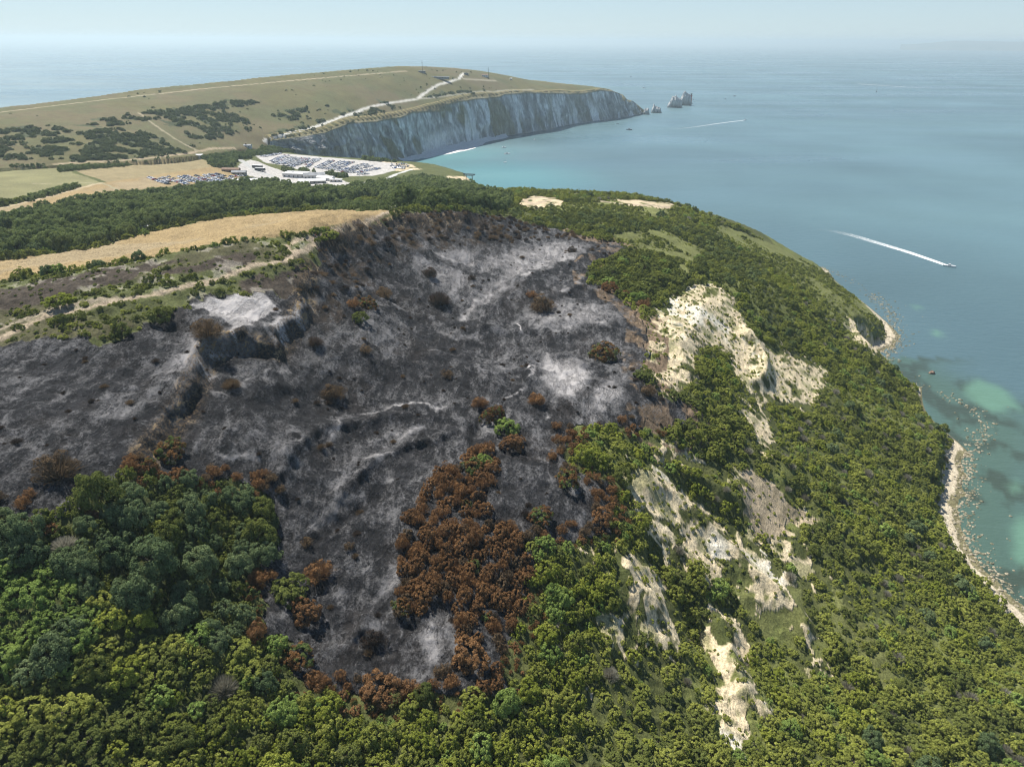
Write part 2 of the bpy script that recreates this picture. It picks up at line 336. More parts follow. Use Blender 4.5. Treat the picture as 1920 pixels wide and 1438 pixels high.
def np_mesh(name, V, F, mats=(), smooth=False, midx=None):
    me = bpy.data.meshes.new(name); V = np.asarray(V, np.float32); F = np.asarray(F, np.int32); k = F.shape[1]
    me.vertices.add(len(V)); me.vertices.foreach_set('co', V.ravel())
    me.loops.add(F.size); me.loops.foreach_set('vertex_index', F.ravel())
    me.polygons.add(len(F)); me.polygons.foreach_set('loop_start', np.arange(0, F.size, k, dtype=np.int32))
    if midx is not None: me.polygons.foreach_set('material_index', np.asarray(midx, np.int32))
    me.polygons.foreach_set('use_smooth', np.full(len(F), bool(smooth)))
    me.update(calc_edges=True); me.validate()
    for m in mats: me.materials.append(m)
    return me
def link(name, me, parent=None, loc=None, **props):
    o = bpy.data.objects.new(name, me); scene.collection.objects.link(o)
    if parent is not None: o.parent = parent
    if loc is not None: o.location = loc
    for k, v in props.items(): o[k] = v
    return o
def attr(me, name, arr):
    arr = np.asarray(arr, np.float32)
    if arr.ndim == 1:
        a = me.attributes.new(name, 'FLOAT', 'POINT'); a.data.foreach_set('value', arr)
    else:
        a = me.attributes.new(name, 'FLOAT_COLOR', 'POINT'); a.data.foreach_set('color', np.concatenate([arr, np.ones((len(arr), 1), np.float32)], 1).ravel())

# ------------------------------------------------------------------ zones of the ground, traced and laid on the land
T_ = lambda pts: trace(pts)
BURNT = T_([(-200,640),(0,645),(60,632),(95,634),(150,628),(195,640),(240,632),(275,606),(300,600),(340,580),(365,560),(425,548),(510,555),(556,540),(585,500),(592,462),(640,432),(700,410),(760,400),(850,396),(900,402),(960,408),(1000,422),(1050,432),(1100,445),(1160,455),(1170,470),(1110,495),(1105,530),(1160,555),(1190,580),(1215,610),(1212,660),(1200,700),(1235,740),(1290,755),(1312,792),(1240,800),(1180,800),(1080,800),(1060,830),(1070,880),(1130,900),(1150,930),(1140,990),(1080,1010),(990,1012),(985,1060),(980,1150),(950,1190),(935,1300),(850,1300),(700,1310),(620,1295),(560,1290),(540,1250),(560,1195),(500,1190),(490,1110),(510,1020),(500,950),(480,925),(420,900),(350,897),(310,892),(280,880),(250,885),(200,925),(130,950),(60,975),(0,985),(-200,1010)])
ASH = [(.95, [(360,575),(420,552),(470,550),(505,560),(520,580),(508,600),(470,615),(430,622),(415,600),(395,585)]),
 (.92, [(425,622),(405,655),(375,690),(345,705),(325,695),(345,655),(365,632)]), (.78, [(340,705),(300,755),(250,790),(205,790),(230,755),(290,735)]),
 (.5, [(135,650),(165,643),(182,662),(160,668)]), (.95, [(560,562),(600,550),(645,545),(635,556),(585,577),(545,612),(518,640),(505,632),(535,592)]),
 (.66, [(760,440),(830,430),(870,440),(900,480),(960,470),(1000,447),(1020,440),(990,500),(900,522),(870,570),(830,560),(790,520),(760,490),(730,470)]),
 (.72, [(940,468),(1060,450),(1102,460),(1090,482),(980,520),(940,560),(910,600),(880,600),(880,560),(930,510)]),
 (.66, [(1040,560),(1150,570),(1172,600),(1150,640),(1080,622),(1000,612),(960,600)]), (.85, [(1010,655),(1100,680),(1165,700),(1165,760),(1100,792),(1060,765),(1010,720)]),
 (.5, [(940,600),(1000,620),(1010,680),(960,720),(900,700),(930,640)]), (.55, [(680,600),(720,560),(760,640),(720,660),(620,640),(560,660),(580,620)]),
 (.5, [(620,830),(760,790),(860,760),(890,780),(870,830),(800,820),(700,850),(650,930),(618,920)]), (.85, [(542,860),(562,880),(510,912),(488,922),(518,884)]),
 (.45, [(620,1060),(700,1080),(690,1130),(620,1150),(640,1100)]), (.9, [(780,1180),(835,1150),(835,1250),(785,1272)]), (.45, [(590,640),(650,680),(560,702),(470,712)]),
 (.4, [(960,770),(1040,780),(1040,840),(980,860)]), (.4, [(440,680),(520,660),(560,700),(480,760),(420,740)]), (.35, [(1040,540),(1100,500),(1080,560)])]
ASH = [(k, T_(p)) for k, p in ASH]
SAND = [[(1290,542),(1330,530),(1375,565),(1395,600),(1418,640),(1400,680),(1340,652),(1290,652),(1240,652),(1230,592),(1262,560)],
 [(1200,610),(1290,565),(1312,640),(1292,718),(1245,742),(1205,690)], [(1378,600),(1425,638),(1500,668),(1552,695),(1522,760),(1502,768),(1410,745),(1368,690)],
 [(1178,885),(1240,885),(1300,942),(1350,982),(1420,1018),(1452,1060),(1485,1100),(1470,1150),(1430,1125),(1390,1085),(1300,1015),(1230,985),(1185,935)],
 [(1222,822),(1290,855),(1342,885),(1320,892),(1240,852)], [(1400,880),(1440,900),(1480,950),(1530,970),(1470,990),(1440,1012),(1390,970),(1388,920)],
 [(1150,1040),(1212,1040),(1242,1100),(1270,1195),(1228,1205),(1200,1140),(1175,1215),(1145,1180)], [(1340,1130),(1380,1150),(1400,1190),(1400,1250),(1440,1325),(1432,1350),(1395,1400),(1350,1370),(1330,1250)],
 [(1590,600),(1620,610),(1655,650),(1642,672),(1600,640)], [(1400,758),(1440,800),(1455,850),(1430,840),(1400,790)], [(1090,1282),(1112,1282),(1098,1315)],
 [(1420,740),(1445,780),(1450,850),(1432,850),(1420,800)], [(1225,985),(1262,1010),(1275,1075),(1250,1080),(1232,1030)], [(1285,1000),(1340,1050),(1350,1100),(1325,1090),(1290,1040)], [(1490,1140),(1525,1180),(1560,1260),(1535,1250),(1505,1200)], [(1440,1010),(1500,1020),(1560,1090),(1520,1090),(1470,1050)], [(1085,1030),(1105,1028),(1108,1055),(1095,1058)], [(1040,1180),(1060,1190),(1048,1230)]]
SAND = [T_(p) for p in SAND]
DIRT = [T_(p) for p in ([(1150,374),(1250,379),(1285,392),(1240,392),(1180,386)], [(968,378),(1000,366),(1062,378),(1052,386),(1000,392),(972,388)], [(838,330),(872,332),(900,345),(906,360),(880,350),(850,345)], [(696,312),(716,303),(770,308),(792,318),(752,322),(724,320)])]
GRASS = [T_(p) for p in ([(1340,415),(1440,455),(1540,505),(1620,560),(1680,610),(1650,640),(1560,600),(1480,520),(1400,470),(1340,440)], [(1150,440),(1240,430),(1320,470),(1290,520),(1240,480),(1170,470)], [(980,385),(1100,380),(1160,378),(1280,396),(1220,410),(1100,392)], [(1470,700),(1540,692),(1530,740),(1500,765)], [(1380,1100),(1500,1090),(1520,1180),(1440,1200),(1400,1160)], [(1560,1100),(1640,1180),(1700,1290),(1650,1290),(1560,1180)])]
HEATH = T_([(-200,560),(0,530),(200,500),(400,463),(560,437),(600,450),(592,470),(575,520),(556,545),(500,556),(425,548),(365,562),(300,600),(275,606),(200,640),(150,630),(60,640),(-200,700)])
HEATHER = [T_(p) for p in ([(-100,560),(0,538),(200,505),(330,488),(230,530),(100,560),(0,590)], [(290,512),(420,480),(480,470),(470,500),(400,512),(330,520)], [(440,520),(520,510),(580,500),(570,545),(500,552),(440,545)], [(545,462),(560,450),(585,446),(572,470)])]
GOLD = [T_(p) for p in ([(-200,520),(0,487),(150,470),(330,425),(420,408),(600,393),(700,396),(762,394),(640,420),(560,436),(400,460),(200,498),(0,526),(-200,560)], [(-100,430),(0,390),(150,350),(200,342),(390,312),(460,322),(445,345),(280,352),(100,388),(0,408),(-100,440)])]
TAN = [T_(p) for p in ([(120,315),(370,298),(400,312),(200,342)],)]
PALEG = [T_(p) for p in ([(-120,330),(0,318),(118,316),(190,344),(140,352),(50,372),(0,380),(-120,420)], [(-60,440),(0,433),(42,428),(50,452),(0,462),(-60,475)])]
LOTS = [T_(p) for p in ([(478,292),(530,288),(620,296),(740,306),(742,320),(700,330),(655,331),(560,318),(530,310),(495,305)], [(448,308),(470,300),(500,310),(540,325),(562,347),(500,338),(450,324)], [(540,325),(600,322),(660,345),(640,352),(565,350)])]
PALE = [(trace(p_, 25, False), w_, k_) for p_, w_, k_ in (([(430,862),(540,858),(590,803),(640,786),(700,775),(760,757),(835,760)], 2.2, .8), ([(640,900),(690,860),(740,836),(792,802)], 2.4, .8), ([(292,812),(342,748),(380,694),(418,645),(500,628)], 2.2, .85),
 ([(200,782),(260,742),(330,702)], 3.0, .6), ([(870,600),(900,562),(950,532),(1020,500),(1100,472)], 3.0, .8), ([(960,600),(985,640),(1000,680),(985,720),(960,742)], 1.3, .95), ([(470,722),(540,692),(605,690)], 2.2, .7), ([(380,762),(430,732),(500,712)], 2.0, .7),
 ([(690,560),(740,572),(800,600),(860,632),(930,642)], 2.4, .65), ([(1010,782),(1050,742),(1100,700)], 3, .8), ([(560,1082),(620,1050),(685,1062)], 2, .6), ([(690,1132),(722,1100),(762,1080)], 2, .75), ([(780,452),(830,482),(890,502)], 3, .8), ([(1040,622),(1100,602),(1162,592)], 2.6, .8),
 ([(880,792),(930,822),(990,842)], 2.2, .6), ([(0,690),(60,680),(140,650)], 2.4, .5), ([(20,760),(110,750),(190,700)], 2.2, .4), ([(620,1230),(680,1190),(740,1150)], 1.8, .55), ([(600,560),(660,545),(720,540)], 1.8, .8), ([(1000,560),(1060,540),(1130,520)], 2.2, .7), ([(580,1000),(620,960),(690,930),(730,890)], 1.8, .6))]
def path(pts, w, col): return (trace(pts, 25, False), w, col)
CH = (.60, .58, .52); SO = (.42, .34, .24)
PATHS = [path([(-150,690),(0,638),(60,607),(105,590),(200,571),(300,549),(420,518),(470,500),(540,490),(572,468),(590,447),(640,428),(700,409),(745,398)], 1.05, SO),
 path([(0,618),(100,580),(150,567),(230,560)], 1.0, (.33,.28,.2)), path([(575,468),(548,474),(536,460),(555,447),(592,443)], .9, SO),
 path([(496,266),(561,246),(602,234),(653,216),(675,207),(710,197.5),(767,188),(782,186),(800,173),(821,160),(859,149),(870,138)], 2.6, CH), path([(782,186),(832,181),(881,175),(913,172),(1000,168)], 1.8, (.4,.38,.3)),
 path([(0,211),(200,187),(400,165),(600,147),(760,134)], 2.0, (.4,.34,.24)), path([(100,308),(250,300),(330,291),(370,284),(400,279),(440,278)], 2.0, (.38,.3,.2)), path([(370,284),(330,262),(300,242),(260,212)], 1.4, (.3,.26,.17)),
 path([(625,350),(680,343),(720,338),(745,326),(770,318)], 2.6, (.5,.5,.48)), path([(450,300),(480,322),(540,340),(560,352)], 3.0, (.4,.4,.38)), path([(690,392),(760,388),(820,378),(838,372)], 1.4, (.42,.37,.28)),
 path([(1030,376),(1000,384),(985,376),(1010,370),(1040,372)], 2.0, SO), path([(1112,376),(1180,384),(1270,390)], 2.0, SO), path([(870,149),(900,150),(930,152)], 2.0, (.4,.36,.27)), path([(0,390),(60,377),(190,343)], 1.4, (.45,.37,.24)), path([(60,345),(190,343),(230,360)], 1.0, (.3,.27,.17))]
GORSE = [T_(p) for p in ([(0,245),(90,235),(150,250),(230,240),(290,255),(330,268),(365,275),(340,292),(240,300),(150,305),(60,300),(0,300)], [(150,232),(260,212),(330,206),(420,190),(500,190),(430,206),(330,218),(200,240)], [(310,222),(360,210),(420,208),(470,222),(470,245),(440,250),(400,262),(350,262),(335,240)], [(490,220),(530,212),(575,200),(580,215),(545,230),(500,230)], [(500,258),(560,240),(640,212),(700,196),(760,186),(740,196),(690,208),(640,222),(580,246)], [(640,220),(700,206),(760,194),(750,204),(690,216)], [(790,182),(860,172),(940,168),(900,176),(820,184)])]
# ------------------------------------------------------------------ the ground sheet
def sheet(a0, a1, na, r0, r1, nr, off=0):
    an = np.radians(np.linspace(a0, a1, na)); rs = np.geomspace(r0, r1, nr); A, Q = np.meshgrid(an, rs)
    X = np.sin(A) * Q; Y = np.cos(A) * Q
    i = np.arange(nr - 1)[:, None] * na + np.arange(na - 1)[None]
    F = np.stack([i, i + na, i + na + 1, i + 1], -1).reshape(-1, 4)[:, ::-1]
    return X.ravel(), Y.ravel(), F
gX, gY, gF = sheet(-60, 58, NA, 36, 2350, NR)
gZ = HH(gX, gY)
keep = (gZ[gF].max(1) > -3.5)
used = np.zeros(len(gX), bool); used[gF[keep].ravel()] = True
rem = np.cumsum(used) - 1; gF = rem[gF[keep]]; gX, gY, gZ = gX[used], gY[used], gZ[used]
def ground_colour(x, y, z):
    n = len(x); r = np.hypot(x, y); near = sstep(700, 350, r)
    f1 = fbm(x, y, 25, 4, 101); f2 = fbm(x, y, 6, 4, 102); f3 = fbm(x, y, 1.6, 3, 103); big = fbm(x, y, 110, 3, 104)
    f6 = fbm(x, y, 6, 4, 105); xw, yw = x + (f2 - .5) * 9, y + (f6 - .5) * 9; xs_, ys_ = x + (f2 - .5) * 20, y + (f6 - .5) * 20
    xl, yl = x + (f1 - .5) * 3, y + (f2 - .5) * 3
    # undergrowth
    C = np.array([.088, .098, .034]) + (f2 - .5)[:, None] * np.array([.06, .05, .02])
    bump = np.full(n, .5)
    def put(mask, col, var=.25, v=None):
        nonlocal C
        mask = np.clip(mask, 0, 1)[:, None]; v = f2 if v is None else v
        C = C * (1 - mask) + mask * (np.array(col) * (1 + var * 2 * (v - .5))[:, None])
    def box(P, pad=12):
        lo = P.min(0) - pad; hi = P.max(0) + pad; return (x > lo[0]) & (x < hi[0]) & (y > lo[1]) & (y < hi[1])
    def ins(P, a, b):
        m = np.zeros(n); q = box(P); m[q] = inside(a[q], b[q], P); return m
    # the down
    down = (inside(x, y, DOWNPOLY)).astype(float)
    put(down, (.122, .110, .048), .35, .6 * f1 + .4 * f2)
    put(down * sstep(.45, .62, big) * .7, (.145, .118, .066), .2)
    put(down * sstep(.50, .64, fbm(x, y, 45, 4, 77)) * .5, (.10, .108, .048), .2)
    fg = fbm(x, y, 16, 4, 61)
    for P in GORSE: put(ins(P, x + (fg - .5) * 50, y + (f1 - .5) * 30) * sstep(.46, .54, fg) * .8, (.045, .062, .030), .3)
    put(down * sstep(.6, .68, f2) * .4, (.10, .11, .045), .2)
    put(sstep(.50, .60, fbm(x, y, 30, 3, 401)) * (1 - down) * (x > 20), (.15, .165, .052), .4)
    for P in GRASS: put(ins(P, xw, yw) * .9, (.155, .165, .058), .5, .5 * f1 + .5 * f2)
    for P in GOLD:
        m = ins(P, xl, yl); str_ = fbm(x * .96 + y * .28, (y * .96 - x * .28) * .12, 2.2, 3, 66)
        put(m, (.30, .222, .112), .35, .5 * f1 + .5 * str_); put(m * sstep(.5, .62, fbm(x, y, 60, 3, 67)) * .6, (.30, .245, .155), .2)
    for P in TAN: put(ins(P, xl, yl), (.26, .212, .115), .2)
    for P in PALEG: put(ins(P, xl, yl), (.205, .195, .095), .3, f1)
    h = ins(HEATH, xl, yl); put(h, (.100, .112, .042), .6); put(h * sstep(.56, .66, f1) * .6, (.085, .070, .045), .4)
    for P in HEATHER: put(ins(P, xw, yw) * sstep(.35, .45, f1), (.062, .050, .038), .5, f3)
    put(h * sstep(.63, .68, f2) * .5, (.32, .29, .24), .2)
    # landslip sand and clay, streaked down the slope
    st = fbm((x * .55 + y * .83) * .30, (x * .83 - y * .55) * 1.4, 3.0, 4, 88)
    for k, P in enumerate(SAND):
        m = ins(P, xs_, ys_); put(m * sstep(.30, .42, f2 + (st - .5) * .5), (.74, .62, .41), .20, st)
        put(m * sstep(.58, .68, st) * .45, (.40, .32, .20), .3); put(m * sstep(.58, .68, f2) * .6, (.14, .16, .05), .4)
        if k in (0, 3, 6, 7): put(m * sstep(.50, .60, f1) * .9, (.82, .76, .62), .1)
    put(ins(SAND[5], xw, yw) * .8, (.36, .29, .20), .4, st)
    for P in DIRT: put(ins(P, xw, yw) * sstep(.3, .4, f2), (.50, .41, .27), .3)
    for P in LOTS: put(ins(P, xl, yl), (.44, .42, .39), .3, f3)
    # burnt hollow
    b = ins(BURNT, xw, yw)
    fine = fbm(x, y, .8, 3, 122)
    put(b, (.034, .034, .036), .35, .5 * f3 + .5 * fine)
    put(b * sstep(.54, .68, fbm(x, y, 18, 4, 123)) * .22, (.052, .040, .031), .4)
    a = .19 + .55 * (fbm(x, y, 22, 3, 125) - .5)
    for k, P in ASH:
        bx_ = box(P, 25); q = np.zeros(n); dd, _, _ = seg_dist(xw[bx_], yw[bx_], P, True); dd = np.where(inside(xw[bx_], yw[bx_], P), dd, -dd); q[bx_] = sstep(-12, 9, dd) if k < .95 else sstep(-2.5, 1, dd); a = np.maximum(a, .94 * k * q)
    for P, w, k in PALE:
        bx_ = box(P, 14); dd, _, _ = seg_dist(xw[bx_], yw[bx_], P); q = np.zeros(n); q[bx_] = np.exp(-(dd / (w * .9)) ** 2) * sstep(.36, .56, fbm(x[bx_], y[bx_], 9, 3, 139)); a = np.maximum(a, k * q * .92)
        ddo, pp, so = seg_dist(xw[bx_], yw[bx_], P); lee_shade = np.zeros(n); lee_shade[bx_] = np.exp(-((ddo * so + w * 2.2) / (w * 1.1)) ** 2); a = a * (1 - .7 * lee_shade)  # lee shade of the crests painted in: ash thinned below each pale line
    # scarp faces of warm earth
    d, p, s = seg_dist(x, y, SCP); d2 = d * s
    # the right-hand edge of the burn: brown earth
    e, _, _ = seg_dist(x, y, BURNT[(BURNT[:, 0] > 0) & (BURNT[:, 1] > 200)], False)
    put((e < 9) * (x > 30) * (r > 200) * sstep(.45, .55, f2), (.20, .145, .095), .5, f3)
    for P, w, c in PATHS:
        q = box(P, 8); dd = np.full(n, 99.); dd[q] = seg_dist(xl[q], yl[q], P)[0]
        put(sstep(w * 1.25, w * .8, dd + (f3 - .5) * w), c, .15, f3)
        put(sstep(w * 2.0, w * 1.2, dd) * sstep(.45, .6, f3) * .4 * near, tuple(k * .7 for k in c), .3)
    # foreshore
    dl, _, _ = seg_dist(x, y, LOWCOAST)
    put((z < 3.2) * (x > 120) * sstep(18, 12, dl), (.50, .435, .32), .3, f3)
    put((z < .5) * (x > 120), (.17, .155, .085), .5, f3)
    put((z < -1.2) * (x > 120), (.075, .10, .055), .4, f2)
    oc = np.clip(sstep(4.5, 1.5, np.abs(d2 + 1.5)) * (p > .7) * (p < 9.5) + sstep(5, 2, np.abs(d2)) * (p > 10.5) * (p < 14.5) * .8, 0, 1)
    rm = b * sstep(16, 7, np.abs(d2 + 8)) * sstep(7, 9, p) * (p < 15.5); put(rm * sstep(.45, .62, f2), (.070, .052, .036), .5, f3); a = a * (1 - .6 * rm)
    sandm = np.zeros(n)
    for P in SAND: sandm = np.maximum(sandm, ins(P, xs_, ys_))
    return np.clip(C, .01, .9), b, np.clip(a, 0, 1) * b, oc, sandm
gC, gB, gA, gO, gS = ground_colour(gX, gY, gZ)
GM, nt, out = new_mat('ground_earth')
p = N(nt, 'ShaderNodeBsdfPrincipled'); p.inputs['Roughness'].default_value = .92; p.inputs['Specular IOR Level'].default_value = .10
ge = N(nt, 'ShaderNodeNewGeometry')
def A_(nm): return N(nt, 'ShaderNodeAttribute', attribute_name=nm)
def noise(sc, det=6, rough=.65, dist=0, stretch=None, rot=0):
    n_ = N(nt, 'ShaderNodeTexNoise'); n_.inputs['Scale'].default_value = sc; n_.inputs['Detail'].default_value = det; n_.inputs['Roughness'].default_value = rough; n_.inputs['Distortion'].default_value = dist
    if stretch: mp = N(nt, 'ShaderNodeMapping'); mp.inputs['Scale'].default_value = stretch; mp.inputs['Rotation'].default_value = (0, 0, R(rot)); L(nt, ge.outputs['Position'], mp.inputs[0]); L(nt, mp.outputs[0], n_.inputs[0])
    else: L(nt, ge.outputs['Position'], n_.inputs[0])
    return n_.outputs[0]
def M_(op, a, b=None, c=None):
    n_ = N(nt, 'ShaderNodeMath', operation=op)
    for k, v in enumerate((a, b, c)):
        if v is None: continue
        if isinstance(v, (int, float)): n_.inputs[k].default_value = v
        else: L(nt, v, n_.inputs[k])
    return n_.outputs[0]
def MR(v, a, b, c=0.0, d=1.0):
    n_ = N(nt, 'ShaderNodeMapRange', interpolation_type='SMOOTHSTEP'); L(nt, v, n_.inputs[0])
    for k, q in zip((1, 2, 3, 4), (a, b, c, d)): n_.inputs[k].default_value = q
    return n_.outputs[0]
def MX(f, a, b):
    n_ = N(nt, 'ShaderNodeMix', data_type='RGBA')
    for k, v in ((0, f), (6, a), (7, b)):
        if isinstance(v, tuple): n_.inputs[k].default_value = (*v, 1)
        else: L(nt, v, n_.inputs[k])
    return n_.outputs[2]
ash, burn, och, snd = A_('ash').outputs['Fac'], A_('burnt').outputs['Fac'], A_('ochre').outputs['Fac'], A_('sand').outputs['Fac']
fineN = noise(1.5, 7, .72); midN = noise(.26, 10, .74, .25, (1, .5, 1), 28); crk = noise(.13, 8, .72, .35, (1, .42, 1), 32); spk = noise(1.3, 5, .85, .3)
vm = N(nt, 'ShaderNodeVectorMath', operation='SCALE'); L(nt, A_('col').outputs[0], vm.inputs[0]); L(nt, MR(fineN, .3, .7, .60, 1.42), vm.inputs[3]); c = vm.outputs[0]
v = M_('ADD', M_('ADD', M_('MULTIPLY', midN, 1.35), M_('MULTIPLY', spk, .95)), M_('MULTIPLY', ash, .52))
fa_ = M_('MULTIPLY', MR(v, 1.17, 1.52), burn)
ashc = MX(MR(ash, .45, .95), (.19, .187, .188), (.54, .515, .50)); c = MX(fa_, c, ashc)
line = M_('ABSOLUTE', M_('SUBTRACT', crk, .5)); lm = M_('MULTIPLY', MR(line, .0, .016, 1.0, 0.0), burn); c = MX(M_('MULTIPLY', lm, MR(fineN, .45, .60, .0, .75)), c, (.016, .015, .016))
c = MX(M_('MULTIPLY', och, MR(spk, .50, .58)), c, (.15, .105, .06)); c = MX(M_('MULTIPLY', och, MR(midN, .55, .60)), c, (.34, .25, .14))
sn = noise(.5, 8, .75, .4, (1.4, .35, 1), -32); c = MX(M_('MULTIPLY', snd, MR(sn, .56, .66, 0, .5)), c, (.36, .29, .18)); c = MX(M_('MULTIPLY', snd, MR(spk, .60, .66, 0, .7)), c, (.12, .14, .05))
L(nt, c, p.inputs['Base Color'])
hgt = M_('ADD', M_('MULTIPLY', M_('ADD', midN, M_('MULTIPLY', MR(line, 0, .05), .22)), M_('MULTIPLY_ADD', burn, 1.3, .25)), M_('MULTIPLY', fineN, .28)); hgt = M_('ADD', hgt, M_('MULTIPLY', M_('MULTIPLY', sn, snd), .7))
bp = N(nt, 'ShaderNodeBump'); bp.inputs['Strength'].default_value = 1.0; bp.inputs['Distance'].default_value = 1.3; L(nt, hgt, bp.inputs['Height']); L(nt, bp.outputs[0], p.inputs['Normal'])
L(nt, p.outputs[0], out.inputs[0])
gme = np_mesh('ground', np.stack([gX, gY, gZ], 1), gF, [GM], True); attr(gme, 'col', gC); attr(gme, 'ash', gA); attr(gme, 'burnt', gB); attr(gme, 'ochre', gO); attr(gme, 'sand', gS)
link('ground', gme, kind='structure')
# ------------------------------------------------------------------ sea
sX, sY, sF = sheet(-62, 60, 420, 60, 150000, 620)
def sea_zone(x, y):
    n = len(x); dl, _, _ = seg_dist(x, y, LOWCOAST); xw, yw = x + 14 * (fbm(x, y, 30, 4, 7) - .5), y + 14 * (fbm(x, y, 30, 4, 9) - .5)
    sh = np.zeros(n)
    for P in SANDBED:
        dd, _, _ = seg_dist(xw, yw, P, True); q = sstep(-3.5, 5, np.where(inside(xw, yw, P), dd, -dd)); sh = np.maximum(sh, q * 1.0)
    green = sstep(55, 10, dl) * (x > 120) * (y < 420)
    dB, _, _ = seg_dist(x, y, np.stack([_B[0], _B[1]], 1)[18:])
    tur = np.maximum(sstep(210, 40, dB) * sstep(1500, 1300, y), sstep(260, 60, np.hypot(x + 60, y - 1080))) * .9
    return sh, green, tur
SANDBED = [np.stack(at_z(*np.array(P, float).T, 0.0), 1) for P in ([(1805,725),(1835,710),(1870,725),(1905,760),(1915,775),(1880,765),(1862,772),(1850,770),(1828,755),(1812,745)], [(1935,965),(1905,970),(1880,985),(1882,1010),(1905,1040),(1945,1065)], [(1895,905),(1915,900),(1925,920),(1905,925)], [(1700,572),(1722,575),(1728,580),(1712,580)], [(1752,618),(1772,622),(1765,632),(1748,628)])]
sh, gr, tu = sea_zone(sX, sY)
big = fbm(sX, sY, 260, 4, 200); r = np.hypot(sX, sY)
C = np.array([.098, .170, .188]) * np.ones((len(sX), 1))
C = C * (1 + .5 * (big - .5))[:, None]
def mixc(C, m, c): m = np.clip(m, 0, 1)[:, None]; return C * (1 - m) + m * np.array(c)
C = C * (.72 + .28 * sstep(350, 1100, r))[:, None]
C = mixc(C, tu * .85, (.10, .25, .26)); C = mixc(C, gr * .75, (.060, .105, .070)); 
C = mixc(C, gr * sstep(.52, .62, fbm(sX, sY, 14, 4, 210)) * .7, (.035, .045, .03)); C = mixc(C, sh * .75, (.12, .235, .165))
SM, nt, out = new_mat('sea_water')
p = N(nt, 'ShaderNodeBsdfPrincipled'); p.inputs['Roughness'].default_value = .22; p.inputs['IOR'].default_value = 1.333
ac = N(nt, 'ShaderNodeAttribute', attribute_name='col'); L(nt, ac.outputs[0], p.inputs['Base Color'])
ge = N(nt, 'ShaderNodeNewGeometry'); mp = N(nt, 'ShaderNodeMapping'); mp.inputs['Rotation'].default_value = (0, 0, R(20)); mp.inputs['Scale'].default_value = (.10, .22, 1)
L(nt, ge.outputs['Position'], mp.inputs[0])
n1 = N(nt, 'ShaderNodeTexNoise'); n1.inputs['Scale'].default_value = 1; n1.inputs['Detail'].default_value = 5; n1.inputs['Roughness'].default_value = .62; L(nt, mp.outputs[0], n1.inputs[0])
n2 = N(nt, 'ShaderNodeTexNoise'); n2.inputs['Scale'].default_value = .9; n2.inputs['Detail'].default_value = 3; L(nt, ge.outputs['Position'], n2.inputs[0])
mp2 = N(nt, 'ShaderNodeMapping'); mp2.inputs['Rotation'].default_value = (0, 0, R(-12)); mp2.inputs['Scale'].default_value = (.0011, .004, 1); L(nt, ge.outputs['Position'], mp2.inputs[0])
n3 = N(nt, 'ShaderNodeTexNoise'); n3.inputs['Scale'].default_value = 1; n3.inputs['Detail'].default_value = 4; L(nt, mp2.outputs[0], n3.inputs[0])
mr = N(nt, 'ShaderNodeMapRange'); mr.inputs[1].default_value = .35; mr.inputs[2].default_value = .65; mr.inputs[3].default_value = .24; mr.inputs[4].default_value = .48
L(nt, n3.outputs[0], mr.inputs[0]); L(nt, mr.outputs[0], p.inputs['Roughness'])
b1 = N(nt, 'ShaderNodeBump'); b1.inputs['Strength'].default_value = .4; b1.inputs['Distance'].default_value = 1.5; L(nt, n1.outputs[0], b1.inputs['Height'])
b2 = N(nt, 'ShaderNodeBump'); b2.inputs['Strength'].default_value = .25; b2.inputs['Distance'].default_value = .25; L(nt, n2.outputs[0], b2.inputs['Height']); L(nt, b1.outputs[0], b2.inputs['Normal'])
L(nt, b2.outputs[0], p.inputs['Normal']); L(nt, p.outputs[0], out.inputs[0])
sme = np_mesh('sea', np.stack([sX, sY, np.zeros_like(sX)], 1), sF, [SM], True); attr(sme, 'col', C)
link('sea', sme, kind='structure')
# distant coast across the bay
hx = np.linspace(1690, 2080, 70); V = []; 
d_ = ray(hx, np.full(70, 80.0)); hl = np.hypot(d_[:, 0], d_[:, 1]); dist = 24000.0
hh = 140 + sstep(1700, 1800, hx) * (74 + 36 * fbm(hx, hx * 0, 50, 3, 3)) 
for i in range(70):
    ux, uy = d_[i, 0] / hl[i], d_[i, 1] / hl[i]
    for k, (dd, q) in enumerate([(0, -2), (150, .35), (500, .8), (1100, 1.0), (2600, .9), (4500, -.1)]): V.append((ux * (dist + dd), uy * (dist + dd), max(hh[i] * q, -3)))
i = (np.arange(69)[:, None] * 6 + np.arange(5)[None]).ravel()
link('distant_hills', np_mesh('distant_hills', V, np.stack([i, i + 1, i + 7, i + 6], 1), [worn('far_coast', (.08, .1, .06), (.16, .15, .1), .002)], True), kind='structure')
